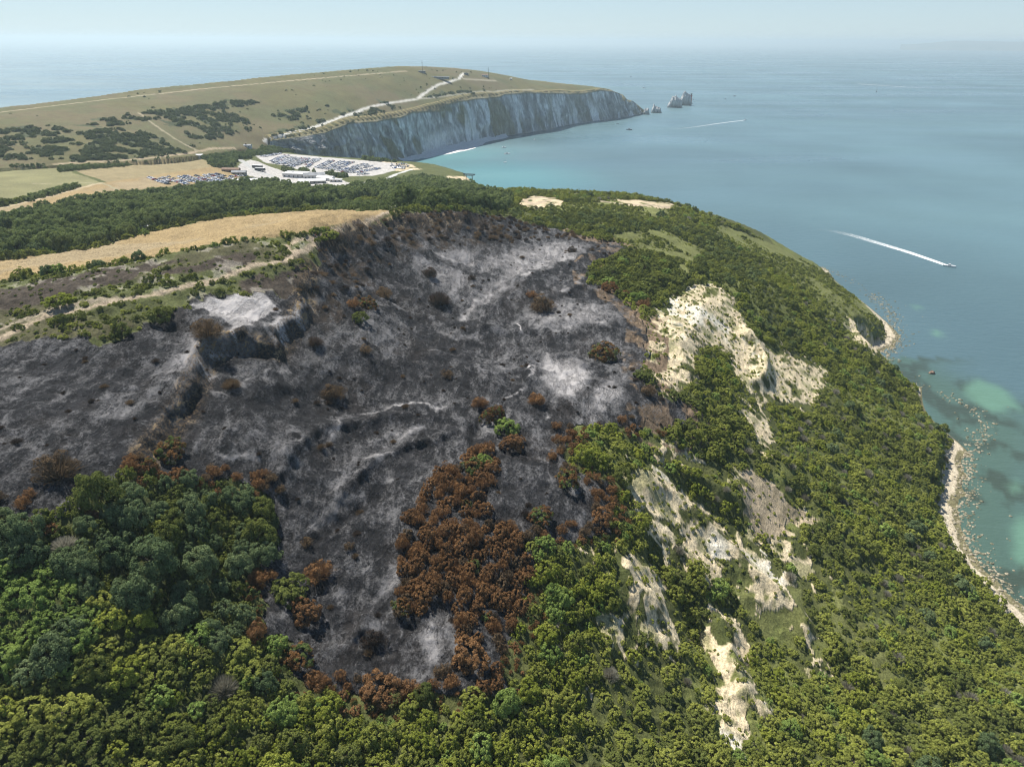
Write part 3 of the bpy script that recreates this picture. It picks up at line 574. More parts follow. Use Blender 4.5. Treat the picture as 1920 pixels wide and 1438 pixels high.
# ------------------------------------------------------------------ chalk cliff below the down
def chalk_mat(name):
    m, nt, out = new_mat(name); p = N(nt, 'ShaderNodeBsdfPrincipled'); p.inputs['Roughness'].default_value = .9; p.inputs['Specular IOR Level'].default_value = .1
    ac = N(nt, 'ShaderNodeAttribute', attribute_name='col'); ge = N(nt, 'ShaderNodeNewGeometry')
    mp = N(nt, 'ShaderNodeMapping'); mp.inputs['Scale'].default_value = (.28, .28, .06); mp.inputs['Rotation'].default_value = (R(14), R(-8), 0)
    nz = N(nt, 'ShaderNodeTexNoise'); nz.inputs['Scale'].default_value = 1; nz.inputs['Detail'].default_value = 6; nz.inputs['Roughness'].default_value = .7
    L(nt, ge.outputs['Position'], mp.inputs[0]); L(nt, mp.outputs[0], nz.inputs[0])
    mr = N(nt, 'ShaderNodeMapRange'); mr.inputs[1].default_value = .32; mr.inputs[2].default_value = .66; mr.inputs[3].default_value = .62; mr.inputs[4].default_value = 1.2
    L(nt, nz.outputs[0], mr.inputs[0]); vm = N(nt, 'ShaderNodeVectorMath', operation='SCALE'); L(nt, ac.outputs[0], vm.inputs[0]); L(nt, mr.outputs[0], vm.inputs[3]); L(nt, vm.outputs[0], p.inputs['Base Color'])
    b = N(nt, 'ShaderNodeBump'); b.inputs['Strength'].default_value = 1.0; b.inputs['Distance'].default_value = 3.0; L(nt, nz.outputs[0], b.inputs['Height']); L(nt, b.outputs[0], p.inputs['Normal'])
    L(nt, p.outputs[0], out.inputs[0]); return m
CHALK = chalk_mat('chalk')
_pxs = np.linspace(505, 1211, 900); _b, _t = cliff_line(_pxs)
def smoothv(a, k): 
    a = np.pad(a, k, 'edge'); return np.convolve(a, np.ones(2 * k + 1) / (2 * k + 1), 'valid')
bx, by, bz = [smoothv(np.asarray(q, float) * np.ones(900), 6) for q in _b]; tx, ty, tz = _t; tx, ty = smoothv(tx, 6), smoothv(ty, 6)
tz = tz + 0.0
ds = np.hypot(np.gradient(bx), np.gradient(by)); S = np.cumsum(ds); nx, ny = np.gradient(by) / ds, -np.gradient(bx) / ds
nx, ny = smoothv(nx, 12), smoothv(ny, 12)
NV = 64; vv = np.linspace(0, 1, NV); V = []; CC = []
for j, v in enumerate(vv):
    z = bz - 2 + (tz - bz + 2) * v
    s = S + 14 * v + 8 * (fbm(S * .03, v * 3 + S * 0, .4, 2, 5) - .5)
    prof = v ** 1.25 if True else v
    x = bx + (tx - bx) * prof; y = by + (ty - by) * prof
    env = (.15 + .85 * np.sin(np.pi * np.clip(v, 0, 1) ** .8) ** .7) if v < 1 else 0
    butt = 16 * (fbm(s, S * 0 + v * 9, 75, 2, 21) - .5) + 12 * (ridged(s, v * 40 + S * 0, 30, 2, 22) - .6) + 4.5 * (ridged(s * 1.0, v * 14 + S * 0, 10, 3, 23) - .6) * 1.5 + 2.0 * (fbm(s, v * 110 + S * 0, 4, 3, 24) - .5)
    tal = 5 * np.exp(-(v / .18) ** 2) * fbm(S, S * 0, 60, 2, 30)
    dsp = butt * env + tal
    V.append(np.stack([x + nx * dsp, y + ny * dsp, z], 1))
    streak = fbm(s + 20 * v, v * 55 + S * 0, 9, 4, 41); band = ridged(s + 25 * v, v * 30 + S * 0, 26, 3, 42)
    col = np.array([.74, .74, .72]) * ((0.35 + .9 * streak) * (.55 + .62 * sstep(.34, .62, fbm(s + 22 * v, v * 10 + S * 0, 5.5, 3, 47))))[:, None]
    mk = sstep(.60, .80, band) * .75; col = col * (1 - mk[:, None]) + mk[:, None] * np.array([.20, .205, .20])
    far = sstep(600, 900, S)
    g = sstep(.56, .64, fbm(S + 55 * v, v * 25 + S * 0, 38, 3, 43)) * (1 - .6 * sstep(.85, 1, v)) * (.85 - .5 * far) ; col = col * (1 - g[:, None]) + g[:, None] * np.array([.19, .17, .075])
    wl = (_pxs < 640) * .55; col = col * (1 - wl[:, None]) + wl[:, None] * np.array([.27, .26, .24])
    w = sstep(.63, .72, fbm(S + 30 * v, v * 12 + S * 0, 30, 3, 44)) * sstep(1, .3, v); w = np.maximum(w, sstep(.055, .02, v) * (S > 100)); 
    w = np.maximum(w, np.exp(-((_pxs - 815 - 30 * v) / 26) ** 2) * sstep(.62, .3, v))
    col = col * (1 - w[:, None]) + w[:, None] * np.array([.84, .83, .80])
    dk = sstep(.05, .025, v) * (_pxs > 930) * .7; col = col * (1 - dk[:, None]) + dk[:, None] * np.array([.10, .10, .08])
    gt = sstep(.94, .985, v); col = col * (1 - gt * .85) + gt * .85 * np.array([.20, .18, .085])
    CC.append(col)
for back, dz in ((7, .9), (16, .5), (17, -3)):
    x = tx - nx * back; y = ty - ny * back; V.append(np.stack([x, y, Hq(x, y) + dz], 1)); CC.append(np.tile([.215, .185, .09], (900, 1)))
NV = len(V); V = np.concatenate(V); i = (np.arange(NV - 1)[:, None] * 900 + np.arange(899)[None]).ravel()
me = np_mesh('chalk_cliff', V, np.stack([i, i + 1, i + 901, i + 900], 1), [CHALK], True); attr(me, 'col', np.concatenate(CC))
link('chalk_cliff', me, kind='structure')
# white shingle at the foot of the cliff, on the bay side
SH = pl([(748,302),(762,298),(785,292),(812,287),(850,279),(885,270),(905,266),(930,260),(950,257)], 0); W = [8, 20, 27, 30, 26, 19, 11, 13, 5]
t = np.linspace(0, len(SH) - 1, 160); cx = np.interp(t, range(len(SH)), SH[:, 0]); cy_ = np.interp(t, range(len(SH)), SH[:, 1]); w = np.interp(t, range(len(SH)), W) * (.7 + .6 * fbm(t, t * 0, .6, 3, 5))
dx, dy = np.gradient(cx), np.gradient(cy_); q = np.hypot(dx, dy); dx, dy = dx / q, dy / q
V = []
for k, zz in ((-.4, 6.5), (.0, 3.2), (.6, 1.4), (1.4, -.4)): V.append(np.stack([cx + dy * w * k, cy_ - dx * w * k, zz + 0 * cx], 1))
V = np.concatenate(V); i = (np.arange(3)[:, None] * 160 + np.arange(159)[None]).ravel()
link('shingle_beach', np_mesh('shingle_beach', V, np.stack([i, i + 160, i + 161, i + 1], 1), [worn('white_shingle', (.62, .60, .55), (.80, .79, .75), .3)], True), kind='structure')
# ------------------------------------------------------------------ sea stacks and lighthouse
def rock_mesh(name, prof, wid, seed, px_m, hm):
    # prof: list of (u along, height) outline; thick body with noise
    u = np.linspace(prof[0][0], prof[-1][0], 40); hgt = np.interp(u, [a for a, b in prof], [b for a, b in prof]); n = 22; V = []; C = []
    for i in range(40):
        e = np.sin(np.pi * np.clip(i / 39, .04, .96)) ** .35
        for k in range(n):
            th = np.pi * k / (n - 1); c, s_ = math.cos(th), math.sin(th); pw = .32
            yy = wid * e * math.copysign(abs(c) ** .8, c) * (1 + .5 * (vnoise(u[i] / 4 + 9, k / 3 + seed, seed) - .5)) * (1.0 - .55 * s_ * (s_ > .3))
            zz = hgt[i] * (abs(s_) ** pw) * (1 + .12 * (vnoise(u[i] / 2.5, k / 2.0, seed + 5) - .5))
            V.append((u[i] + 1.5 * (vnoise(k / 2.0, u[i] / 5, seed + 3) - .5), yy, -1.5 + zz)); d = .05 if zz < 3 else 0
            sv = .45 + .8 * float(fbm(u[i], k * .3, 1.6, 3, seed)); C.append(np.array([.60, .60, .58]) * sv if d == 0 else np.array([.12, .12, .10]))
    i = (np.arange(39)[:, None] * n + np.arange(n - 1)[None]).ravel()
    me = np_mesh(name, V, np.stack([i, i + n, i + n + 1, i + 1], 1), [CHALK], False); attr(me, 'col', np.array(C)); return me
STK = [(1211, 215, [(-9,3),(-6,13),(-3,20),(0,14),(3,20),(7,17),(10,2)], 7, 'chalk stub joined almost to the tip of the white cliff'),
       (1230, 212, [(-15,3),(-12,14),(-8,26),(-4,20),(3,18),(9,17),(13,12),(16,2)], 9, 'pale pointed sea stack standing alone past the cliff tip'),
       (1264, 202, [(-22,3),(-19,14),(-13,22),(-9,36),(-3,33),(2,38),(8,30),(16,28),(22,22),(25,3)], 10, 'long jagged chalk stack on the near side of the outermost pair'),
       (1284, 198, [(-20,3),(-15,26),(-8,40),(-3,46),(3,38),(10,36),(17,30),(21,3)], 10, 'tallest chalk stack right beside the lighthouse')]
for k, (px, py, prof, wd, lab) in enumerate(STK):
    x, y = at_z(px, py, 0.0); o = link('sea_stack', rock_mesh('sea_stack', prof, wd, 50 + k, 1, 1), None, (float(x), float(y), 0), label=lab, category='sea stack', group='chalk stacks off the headland'); o.rotation_euler[2] = R(-math.degrees(math.atan2(x, y)) + 8)
def lathe(prof, n=20):
    V = []; F = []
    for i, (r_, z) in enumerate(prof):
        for k in range(n): a = 2 * math.pi * k / n; V.append((r_ * math.cos(a), r_ * math.sin(a), z))
        if i:
            for k in range(n): F.append(((i - 1) * n + k, (i - 1) * n + (k + 1) % n, i * n + (k + 1) % n, i * n + k))
    return V, F
def part(name, VF, mat, parent, loc=None, smooth=False):
    return link(name, np_mesh(name, VF[0], VF[1], [mat], smooth), parent, loc)
def box(x0, x1, y0, y1, z0, z1):
    V = [(x, y, z) for z in (z0, z1) for x, y in ((x0, y0), (x1, y0), (x1, y1), (x0, y1))]
    return V, [(3, 2, 1, 0), (4, 5, 6, 7), (0, 1, 5, 4), (1, 2, 6, 5), (2, 3, 7, 6), (3, 0, 4, 7)]
def merge(*vf):
    V = []; F = []
    for v, f in vf: F += [tuple(i + len(V) for i in q) for q in f]; V += list(v)
    return V, F
def beam(a, b, w):
    a = Vector(a); b = Vector(b); d = (b - a); q = d.to_track_quat('Z', 'Y'); Lh = d.length
    V, F = box(-w / 2, w / 2, -w / 2, w / 2, 0, Lh); return [tuple(a + q @ Vector(v)) for v in V], F
RED = plain('red_paint', (.30, .045, .04)); WHT = plain('white_paint', (.78, .78, .76)); DKG = plain('dark_steel', (.06, .065, .07), .5, .3); GRYC = plain('grey_concrete', (.30, .30, .29), .9)
x, y = at_z(1294.5, 195, 0.0); lh = link('lighthouse', None, None, (float(x), float(y), 0), label='slim red and white lighthouse at the outer end of the chalk stacks', category='lighthouse')
part('plinth', lathe([(7, -1), (7, 3), (5.2, 3.2), (5.2, 5), (0.01, 5)]), GRYC, lh)
part('tower', lathe([(3.8, 5), (3.6, 13)]), RED, lh); part('upper_tower', lathe([(3.4, 21), (3.2, 26)]), RED, lh); part('tower_band', lathe([(3.6, 13), (3.4, 21)]), RED, lh)
part('gallery', lathe([(3.2, 26), (4.6, 26.2), (4.6, 27.4), (3.0, 27.4)]), RED, lh); part('lantern', lathe([(2.2, 27.4), (2.2, 30.4), (0.1, 31.8)]), DKG, lh); part('helipad', lathe([(0.1, 32), (5.0, 32), (5.0, 32.7), (.1, 32.7)]), DKG, lh)
# ------------------------------------------------------------------ plants
def leaf_mat(name, c1, c2, c3=None, rough=.6, patch=.05, mixpatch=None):
    m, nt, out = new_mat(name); oi = N(nt, 'ShaderNodeObjectInfo'); ge = N(nt, 'ShaderNodeNewGeometry')
    nz = N(nt, 'ShaderNodeTexNoise'); nz.inputs['Scale'].default_value = patch; nz.inputs['Detail'].default_value = 3; L(nt, ge.outputs['Position'], nz.inputs[0])
    ma = N(nt, 'ShaderNodeMath', operation='MULTIPLY_ADD', i_1=.55); L(nt, oi.outputs['Random'], ma.inputs[0])
    m2 = N(nt, 'ShaderNodeMath', operation='MULTIPLY', i_1=.45); L(nt, nz.outputs[0], m2.inputs[0]); L(nt, m2.outputs[0], ma.inputs[2])
    cr = N(nt, 'ShaderNodeValToRGB'); e = cr.color_ramp.elements; e[0].position = .18; e[0].color = (*c1, 1); e[1].position = .82; e[1].color = (*c2, 1)
    if c3: q = cr.color_ramp.elements.new(.97); q.color = (*c3, 1)
    L(nt, ma.outputs[0], cr.inputs[0])
    col = cr.outputs[0]
    if mixpatch:
        n3 = N(nt, 'ShaderNodeTexNoise'); n3.inputs['Scale'].default_value = .45; n3.inputs['Detail'].default_value = 2; L(nt, ge.outputs['Position'], n3.inputs[0])
        mr = N(nt, 'ShaderNodeMapRange'); mr.inputs[1].default_value = .50; mr.inputs[2].default_value = .56; L(nt, n3.outputs[0], mr.inputs[0])
        mx = N(nt, 'ShaderNodeMix', data_type='RGBA'); mx.inputs[7].default_value = (*mixpatch, 1); L(nt, mr.outputs[0], mx.inputs[0]); L(nt, col, mx.inputs[6]); col = mx.outputs[2]
    at = N(nt, 'ShaderNodeAttribute', attribute_name='lv'); vm = N(nt, 'ShaderNodeVectorMath', operation='SCALE'); L(nt, col, vm.inputs[0]); L(nt, at.outputs['Fac'], vm.inputs[3])
    d = N(nt, 'ShaderNodeBsdfDiffuse'); t = N(nt, 'ShaderNodeBsdfTranslucent'); mx = N(nt, 'ShaderNodeMixShader', i_0=.35)
    L(nt, vm.outputs[0], d.inputs[0]); L(nt, vm.outputs[0], t.inputs[0]); L(nt, d.outputs[0], mx.inputs[1]); L(nt, t.outputs[0], mx.inputs[2]); L(nt, mx.outputs[0], out.inputs[0]); return m
LM = dict(blue=leaf_mat('blue_green_leaves', (0.117, 0.166, 0.074), (0.196, 0.248, 0.114)),
 dark=leaf_mat('dark_green_leaves', (0.120, 0.147, 0.043), (0.198, 0.224, 0.059)),
 olive=leaf_mat('olive_leaves', (0.187, 0.216, 0.049), (0.324, 0.346, 0.079), (0.414, 0.394, 0.152)),
 lime=leaf_mat('yellow_green_leaves', (0.210, 0.248, 0.041), (0.339, 0.369, 0.072), (0.511, 0.466, 0.053)),
 fresh=leaf_mat('fresh_green_leaves', (0.193, 0.273, 0.070), (0.290, 0.374, 0.099)),
 rust=leaf_mat('scorched_leaves', (0.199, 0.112, 0.054), (0.296, 0.166, 0.074), (0.370, 0.240, 0.111), patch=.12),
 rustg=leaf_mat('half_scorched_leaves', (0.165, 0.088, 0.040), (0.231, 0.132, 0.055), mixpatch=(0.116, 0.154, 0.050)),
 tan=leaf_mat('dried_brown_leaves', (0.127, 0.090, 0.055), (0.196, 0.138, 0.081)),
 char=leaf_mat('charred_twigs', (.040, .032, .027), (.085, .062, .046)),
 grey=leaf_mat('bare_grey_twigs', (0.238, 0.224, 0.169), (0.378, 0.357, 0.286)),
 far=leaf_mat('woodland_leaves', (0.140, 0.182, 0.067), (0.233, 0.277, 0.100), patch=.01),
 gorse=leaf_mat('gorse_leaves', (0.099, 0.121, 0.052), (0.156, 0.179, 0.075)))
BARK = worn('bark', (.05, .04, .03), (.12, .10, .08), 3.0); CHBARK = worn('burnt_bark', (.012, .011, .011), (.04, .035, .03), 3.0)
def limbs(rg, Rr, Hh, n=5):
    V = []; F = []
    def tube(a, b, ra_, rb):
        a = np.array(a); b = np.array(b); d = b - a; d = d / np.linalg.norm(d); u = np.cross(d, [.3, .9, .2]); u /= np.linalg.norm(u); w = np.cross(d, u); o = len(V)
        for c, rr in ((a, ra_), (b, rb)):
            for k in range(6): V.append(tuple(c + rr * (math.cos(k * math.pi / 3) * u + math.sin(k * math.pi / 3) * w)))
        for k in range(6): F.append((o + k, o + (k + 1) % 6, o + 6 + (k + 1) % 6, o + 6 + k))
    tube((0, 0, -.6), (.04 * Rr, 0, Hh * .35), .055 * Rr, .04 * Rr)
    for k in range(n):
        a = 2 * math.pi * (k + rg.random() * .5) / n; q = .35 + .25 * rg.random()
        tube((.04 * Rr, 0, Hh * (.15 + .18 * rg.random())), (q * Rr * math.cos(a), q * Rr * math.sin(a), Hh * (.55 + .2 * rg.random())), .032 * Rr, .010 * Rr)
    return np.array(V), np.array(F)
def crown(seed, Rr, Hh, nl, nf, leaf, base=.12, up=.35, lobe=.34, sparse=0.0):
    rg = np.random.default_rng(seed)
    # lobes on the shell of a squat dome
    th = rg.random(nl) * 2 * np.pi; cz = rg.random(nl) ** .8; rr = np.sqrt(1 - (cz * .96) ** 2) * (1 + .16 * np.sin(2 * th + rg.random() * 6) + .12 * np.sin(3 * th + rg.random() * 6))
    jit = .72 + .38 * rg.random(nl); k = 1 - lobe * .85
    cx = rr * np.cos(th) * k * jit; cyy = rr * np.sin(th) * k * jit; czz = (cz * (1 - base - lobe * .6) * jit + base)
    lr = lobe * (.45 + .85 * rg.random(nl) ** 1.3)
    w = lr ** 2; li = rg.choice(nl, nf, p=w / w.sum())
    d = rg.normal(size=(nf, 3)); d /= np.linalg.norm(d, axis=1)[:, None]
    out = np.stack([cx[li], cyy[li], (czz[li] - .3) * 1.2], 1); out /= np.linalg.norm(out, axis=1)[:, None] + 1e-6
    d = d + out * .8 + np.array([0, 0, up]); d /= np.linalg.norm(d, axis=1)[:, None]
    rad = lr[li] * (1 - .38 * rg.random(nf) ** 1.6)
    P = np.stack([cx[li] + d[:, 0] * rad, cyy[li] + d[:, 1] * rad, czz[li] + d[:, 2] * rad * .9], 1) * [Rr, Rr, Hh]
    nrm = d + rg.normal(size=(nf, 3)) * .40 + np.array([0, 0, .15]); nrm /= np.linalg.norm(nrm, axis=1)[:, None]
    a = np.cross(nrm, rg.normal(size=(nf, 3))); a /= np.linalg.norm(a, axis=1)[:, None]; b = np.cross(nrm, a)
    s1 = leaf * (.6 + .8 * rg.random(nf))[:, None]; s2 = s1 * (.35 + .35 * rg.random(nf))[:, None]
    V = np.stack([P - a * s1, P + b * s2, P + a * s1 + nrm * s1 * .15, P - b * s2], 1).reshape(-1, 3)
    F = np.arange(nf * 4).reshape(-1, 4); lv = np.repeat((.68 + .64 * rg.random(nf)) * (.88 + .24 * rg.random(nl))[li], 4)
    return V, F, lv
def twigs(seed, Rr, Hh, n, w):
    rg = np.random.default_rng(seed); th = rg.random(n) * 2 * np.pi; q = np.sqrt(rg.random(n)); c0 = np.stack([q * .35 * Rr * np.cos(th), q * .35 * Rr * np.sin(th), np.zeros(n)], 1)
    t = rg.random(n) ** .5; c1 = np.stack([q * Rr * np.cos(th + rg.normal(size=n) * .3), q * Rr * np.sin(th), Hh * np.sqrt(np.maximum(.06, 1 - q ** 2)) * (.6 + .4 * t)], 1)
    c0 = c0 + (c1 - c0) * (.45 * rg.random(n))[:, None]; s_ = rg.normal(size=(n, 3)); s_ /= np.linalg.norm(s_, axis=1)[:, None]; s_ *= w
    V = np.stack([c0 - s_, c0 + s_, c1 + s_ * .4, c1 - s_ * .4], 1).reshape(-1, 3); return V, np.arange(n * 4).reshape(-1, 4), np.repeat(.7 + .6 * rg.random(n), 4)
def crown_mesh(name, mats, *vfl):
    V = []; F = []; lv = []; mi = []; o = 0
    for k, (v, f, l) in enumerate(vfl): V.append(v); F.append(np.asarray(f) + o); lv.append(l); mi += [k] * len(f); o += len(v)
    me = np_mesh(name, np.concatenate(V), np.concatenate(F), mats, False, mi); attr(me, 'lv', np.concatenate(lv)); return me
# unit shapes (radius 1, height 1) in detail classes: near / middle / far
SH_ = {}
for v in range(5):
    SH_['tree', 0, v] = crown(10 + v, 1, 1, 95, 8000, .042, .10, .3, .23); SH_['tree', 1, v] = crown(20 + v, 1, 1, 48, 2300, .070, .10, .3, .26); SH_['tree', 2, v] = crown(30 + v, 1, 1, 18, 520, .15, .05, .3, .36)
    SH_['bush', 0, v] = crown(40 + v, 1, 1, 110, 5200, .048, .02, .45, .18); SH_['bush', 1, v] = crown(50 + v, 1, 1, 60, 1700, .080, .02, .45, .21); SH_['bush', 2, v] = crown(60 + v, 1, 1, 16, 300, .19, .0, .4, .34)
    a = twigs(70 + v, 1, 1, 900, .010); b = crown(75 + v, 1, 1, 30, 1300, .045, .1, .4, .26); SH_['dry', 0, v] = (np.concatenate([a[0], b[0]]), np.concatenate([a[1], b[1] + len(a[0])]), np.concatenate([a[2], b[2]]))
    a = twigs(80 + v, 1, 1, 340, .018); b = crown(85 + v, 1, 1, 24, 420, .07, .1, .4, .28); SH_['dry', 1, v] = SH_['dry', 2, v] = (np.concatenate([a[0], b[0]]), np.concatenate([a[1], b[1] + len(a[0])]), np.concatenate([a[2], b[2]]))
    SH_['twig', 0, v] = twigs(90 + v, 1, 1, 1300, .012); SH_['twig', 1, v] = SH_['twig', 2, v] = twigs(95 + v, 1, 1, 420, .024)
LIMB = [limbs(np.random.default_rng(300 + v), 1, 1) for v in range(5)]
_mc = {}
def get_mesh(shape, lod, v, mat, withtrunk):
    key = (shape, lod, v, mat, withtrunk)
    if key not in _mc:
        nm = {'tree': 'crown', 'bush': 'foliage', 'dry': 'foliage', 'twig': 'twigs'}[shape]; S_ = SH_[shape, lod, v]; bk = CHBARK if mat in ('char', 'rust', 'tan', 'rustg') else BARK
        if withtrunk: _mc[key] = crown_mesh(nm, [LM[mat], bk], S_, (LIMB[v][0], LIMB[v][1], np.ones(len(LIMB[v][0]))))
        else: _mc[key] = crown_mesh(nm, [LM[mat]], S_)
    return _mc[key]
_tk = {}
def trunk_mesh(v, ch):
    if (v, ch) not in _tk: _tk[v, ch] = np_mesh('trunk', LIMB[v][0], LIMB[v][1], [CHBARK if ch else BARK], True)
    return _tk[v, ch]
# --- zones for planting
def T2(p): return trace(p)
Z = dict(
 brown=T2([(845,860),(880,848),(925,845),(935,885),(905,925),(905,955),(955,985),(985,1020),(985,1080),(978,1150),(950,1185),(920,1200),(938,1250),(935,1298),(880,1300),(858,1270),(842,1210),(868,1165),(830,1120),(800,1150),(745,1185),(738,1100),(752,1040),(765,960),(800,920),(822,880)]),
 woodA=T2([(205,930),(250,872),(290,870),(420,902),(480,930),(508,965),(500,1050),(510,1110),(485,1190),(430,1210),(340,1180),(230,1150),(120,1080),(0,1040),(-80,1020),(0,990),(120,955)]),
 light=T2([(-80,1010),(60,1010),(170,1080),(190,1180),(130,1270),(0,1300),(-80,1300)]),
 lime=T2([(300,1438),(430,1330),(560,1300),(620,1308),(700,1318),(860,1310),(940,1310),(985,1200),(1060,1170),(1120,1230),(1090,1320),(1060,1500),(300,1500)]),
 limeR=T2([(1000,1050),(1100,1000),(1200,980),(1180,1100),(1140,1160),(1080,1180),(1000,1160)]),
 head=T2([(1115,520),(1170,462),(1240,470),(1310,480),(1330,540),(1260,560),(1200,575),(1130,545)]),
 headtop=T2([(940,380),(1000,395),(1060,375),(1130,375),(1230,425),(1330,430),(1400,480),(1460,540),(1500,620),(1520,680),(1440,640),(1400,560),(1330,530),(1290,480),(1200,440),(1120,440),(1000,425),(870,400),(860,385)]),
 wood=T2([(-100,470),(0,420),(60,402),(130,391),(280,370),(430,353),(500,349),(560,359),(640,362),(700,354),(790,332),(830,340),(870,352),(900,365),(960,378),(940,395),(840,390),(760,388),(700,372),(600,388),(560,392),(420,402),(330,418),(250,442),(140,468),(70,472),(-100,490)]),
 wood2=T2([(378,290),(400,280),(450,272),(500,268),(560,280),(520,288),(478,292),(470,298),(440,305),(430,318),(405,318),(385,300)]),
 wood3=T2([(556,322),(575,318),(640,322),(650,334),(600,332),(565,330)]), wood4=T2([(680,298),(740,304),(760,312),(730,308),(690,304)]), wood5=T2([(520,322),(548,318),(558,330),(528,330)]),
 hedge1=T2([(110,316),(240,306),(368,296),(366,301),(240,312),(112,323)]), hedge2=T2([(18,313),(84,311),(84,317),(18,319)]), hedge3=T2([(48,373),(140,347),(150,352),(52,379)]),
 grove=T2([(600,392),(640,382),(720,380),(770,372),(830,372),(840,390),(740,394),(640,400)]))
def proj(x, y, z):
    d = np.stack([x, y, z - CAM_Z], -1); f = d @ FW; u = (d @ RC) / f; v = (d @ UC) / f; return 960 + u * F_PX, 719 - v * F_PX, f
def visible(x, y, z):
    ok = np.ones(x.shape, bool)
    for t in np.linspace(.25, .985, 90): ok &= Hq(x * t, y * t) < CAM_Z + (z - CAM_Z) * t + .6
    px, py, f = proj(x, y, z); return ok & (f > 0) & (px > -70) & (px < 1990) & (py > 0) & (py < 1530)
# occupancy: paths, roads, fields
occ_x0, occ_y0 = -900, 30; OCC = np.zeros((1800, 1300), np.float32)
gx, gy = np.meshgrid(np.arange(1300) + occ_x0 + .5, np.arange(1800) + occ_y0 + .5)
def rastmask(P):
    m = np.zeros(gx.shape, bool); lo = P.min(0) - 1; hi = P.max(0) + 1; i0, i1 = np.clip([int(lo[0] - occ_x0), int(hi[0] - occ_x0) + 1], 0, 1300); j0, j1 = np.clip([int(lo[1] - occ_y0), int(hi[1] - occ_y0) + 1], 0, 1800)
    if i1 > i0 and j1 > j0: m[j0:j1, i0:i1] = inside(gx[j0:j1, i0:i1], gy[j0:j1, i0:i1], P)
    return m
ZR = {k: rastmask(P) for k, P in Z.items()}; ZR['burnt'] = rastmask(BURNT); ZR['heath'] = rastmask(HEATH)
for nm, LST in (('gold', GOLD + TAN + PALEG), ('sand', SAND), ('grass', GRASS), ('lots', LOTS), ('dirt', DIRT), ('heather', HEATHER)):
    ZR[nm] = np.zeros(gx.shape, bool)
    for P in LST: ZR[nm] |= rastmask(P)
pth = np.zeros(gx.shape, bool)
for P, w, c in PATHS:
    lo = P.min(0) - 6; hi = P.max(0) + 6; q = (gx > lo[0]) & (gx < hi[0]) & (gy > lo[1]) & (gy < hi[1])
    if q.any(): d = np.full(gx.shape, 99.); d[q] = seg_dist(gx[q], gy[q], P)[0]; pth |= d < w * 1.3
ZR['path'] = pth
def look(nm, x, y):
    i = np.clip((x - occ_x0).astype(int), 0, 1299); j = np.clip((y - occ_y0).astype(int), 0, 1799); return ZR[nm][j, i]
dB_, _, _ = seg_dist(gx[::2, ::2], gy[::2, ::2], BURNT, True)
def near_burn(x, y):
    i = np.clip(((x - occ_x0) / 2).astype(int), 0, dB_.shape[1] - 1); j = np.clip(((y - occ_y0) / 2).astype(int), 0, dB_.shape[0] - 1); return dB_[j, i]
PL = []                                   # (x, y, radius, height, shape, material, kind)
def stamp(x, y, r, grow=.72):
    i0 = int(x - occ_x0); j0 = int(y - occ_y0); k = int(r * grow) 
    OCC[max(0, j0 - k):j0 + k + 1, max(0, i0 - k):i0 + k + 1] = 1
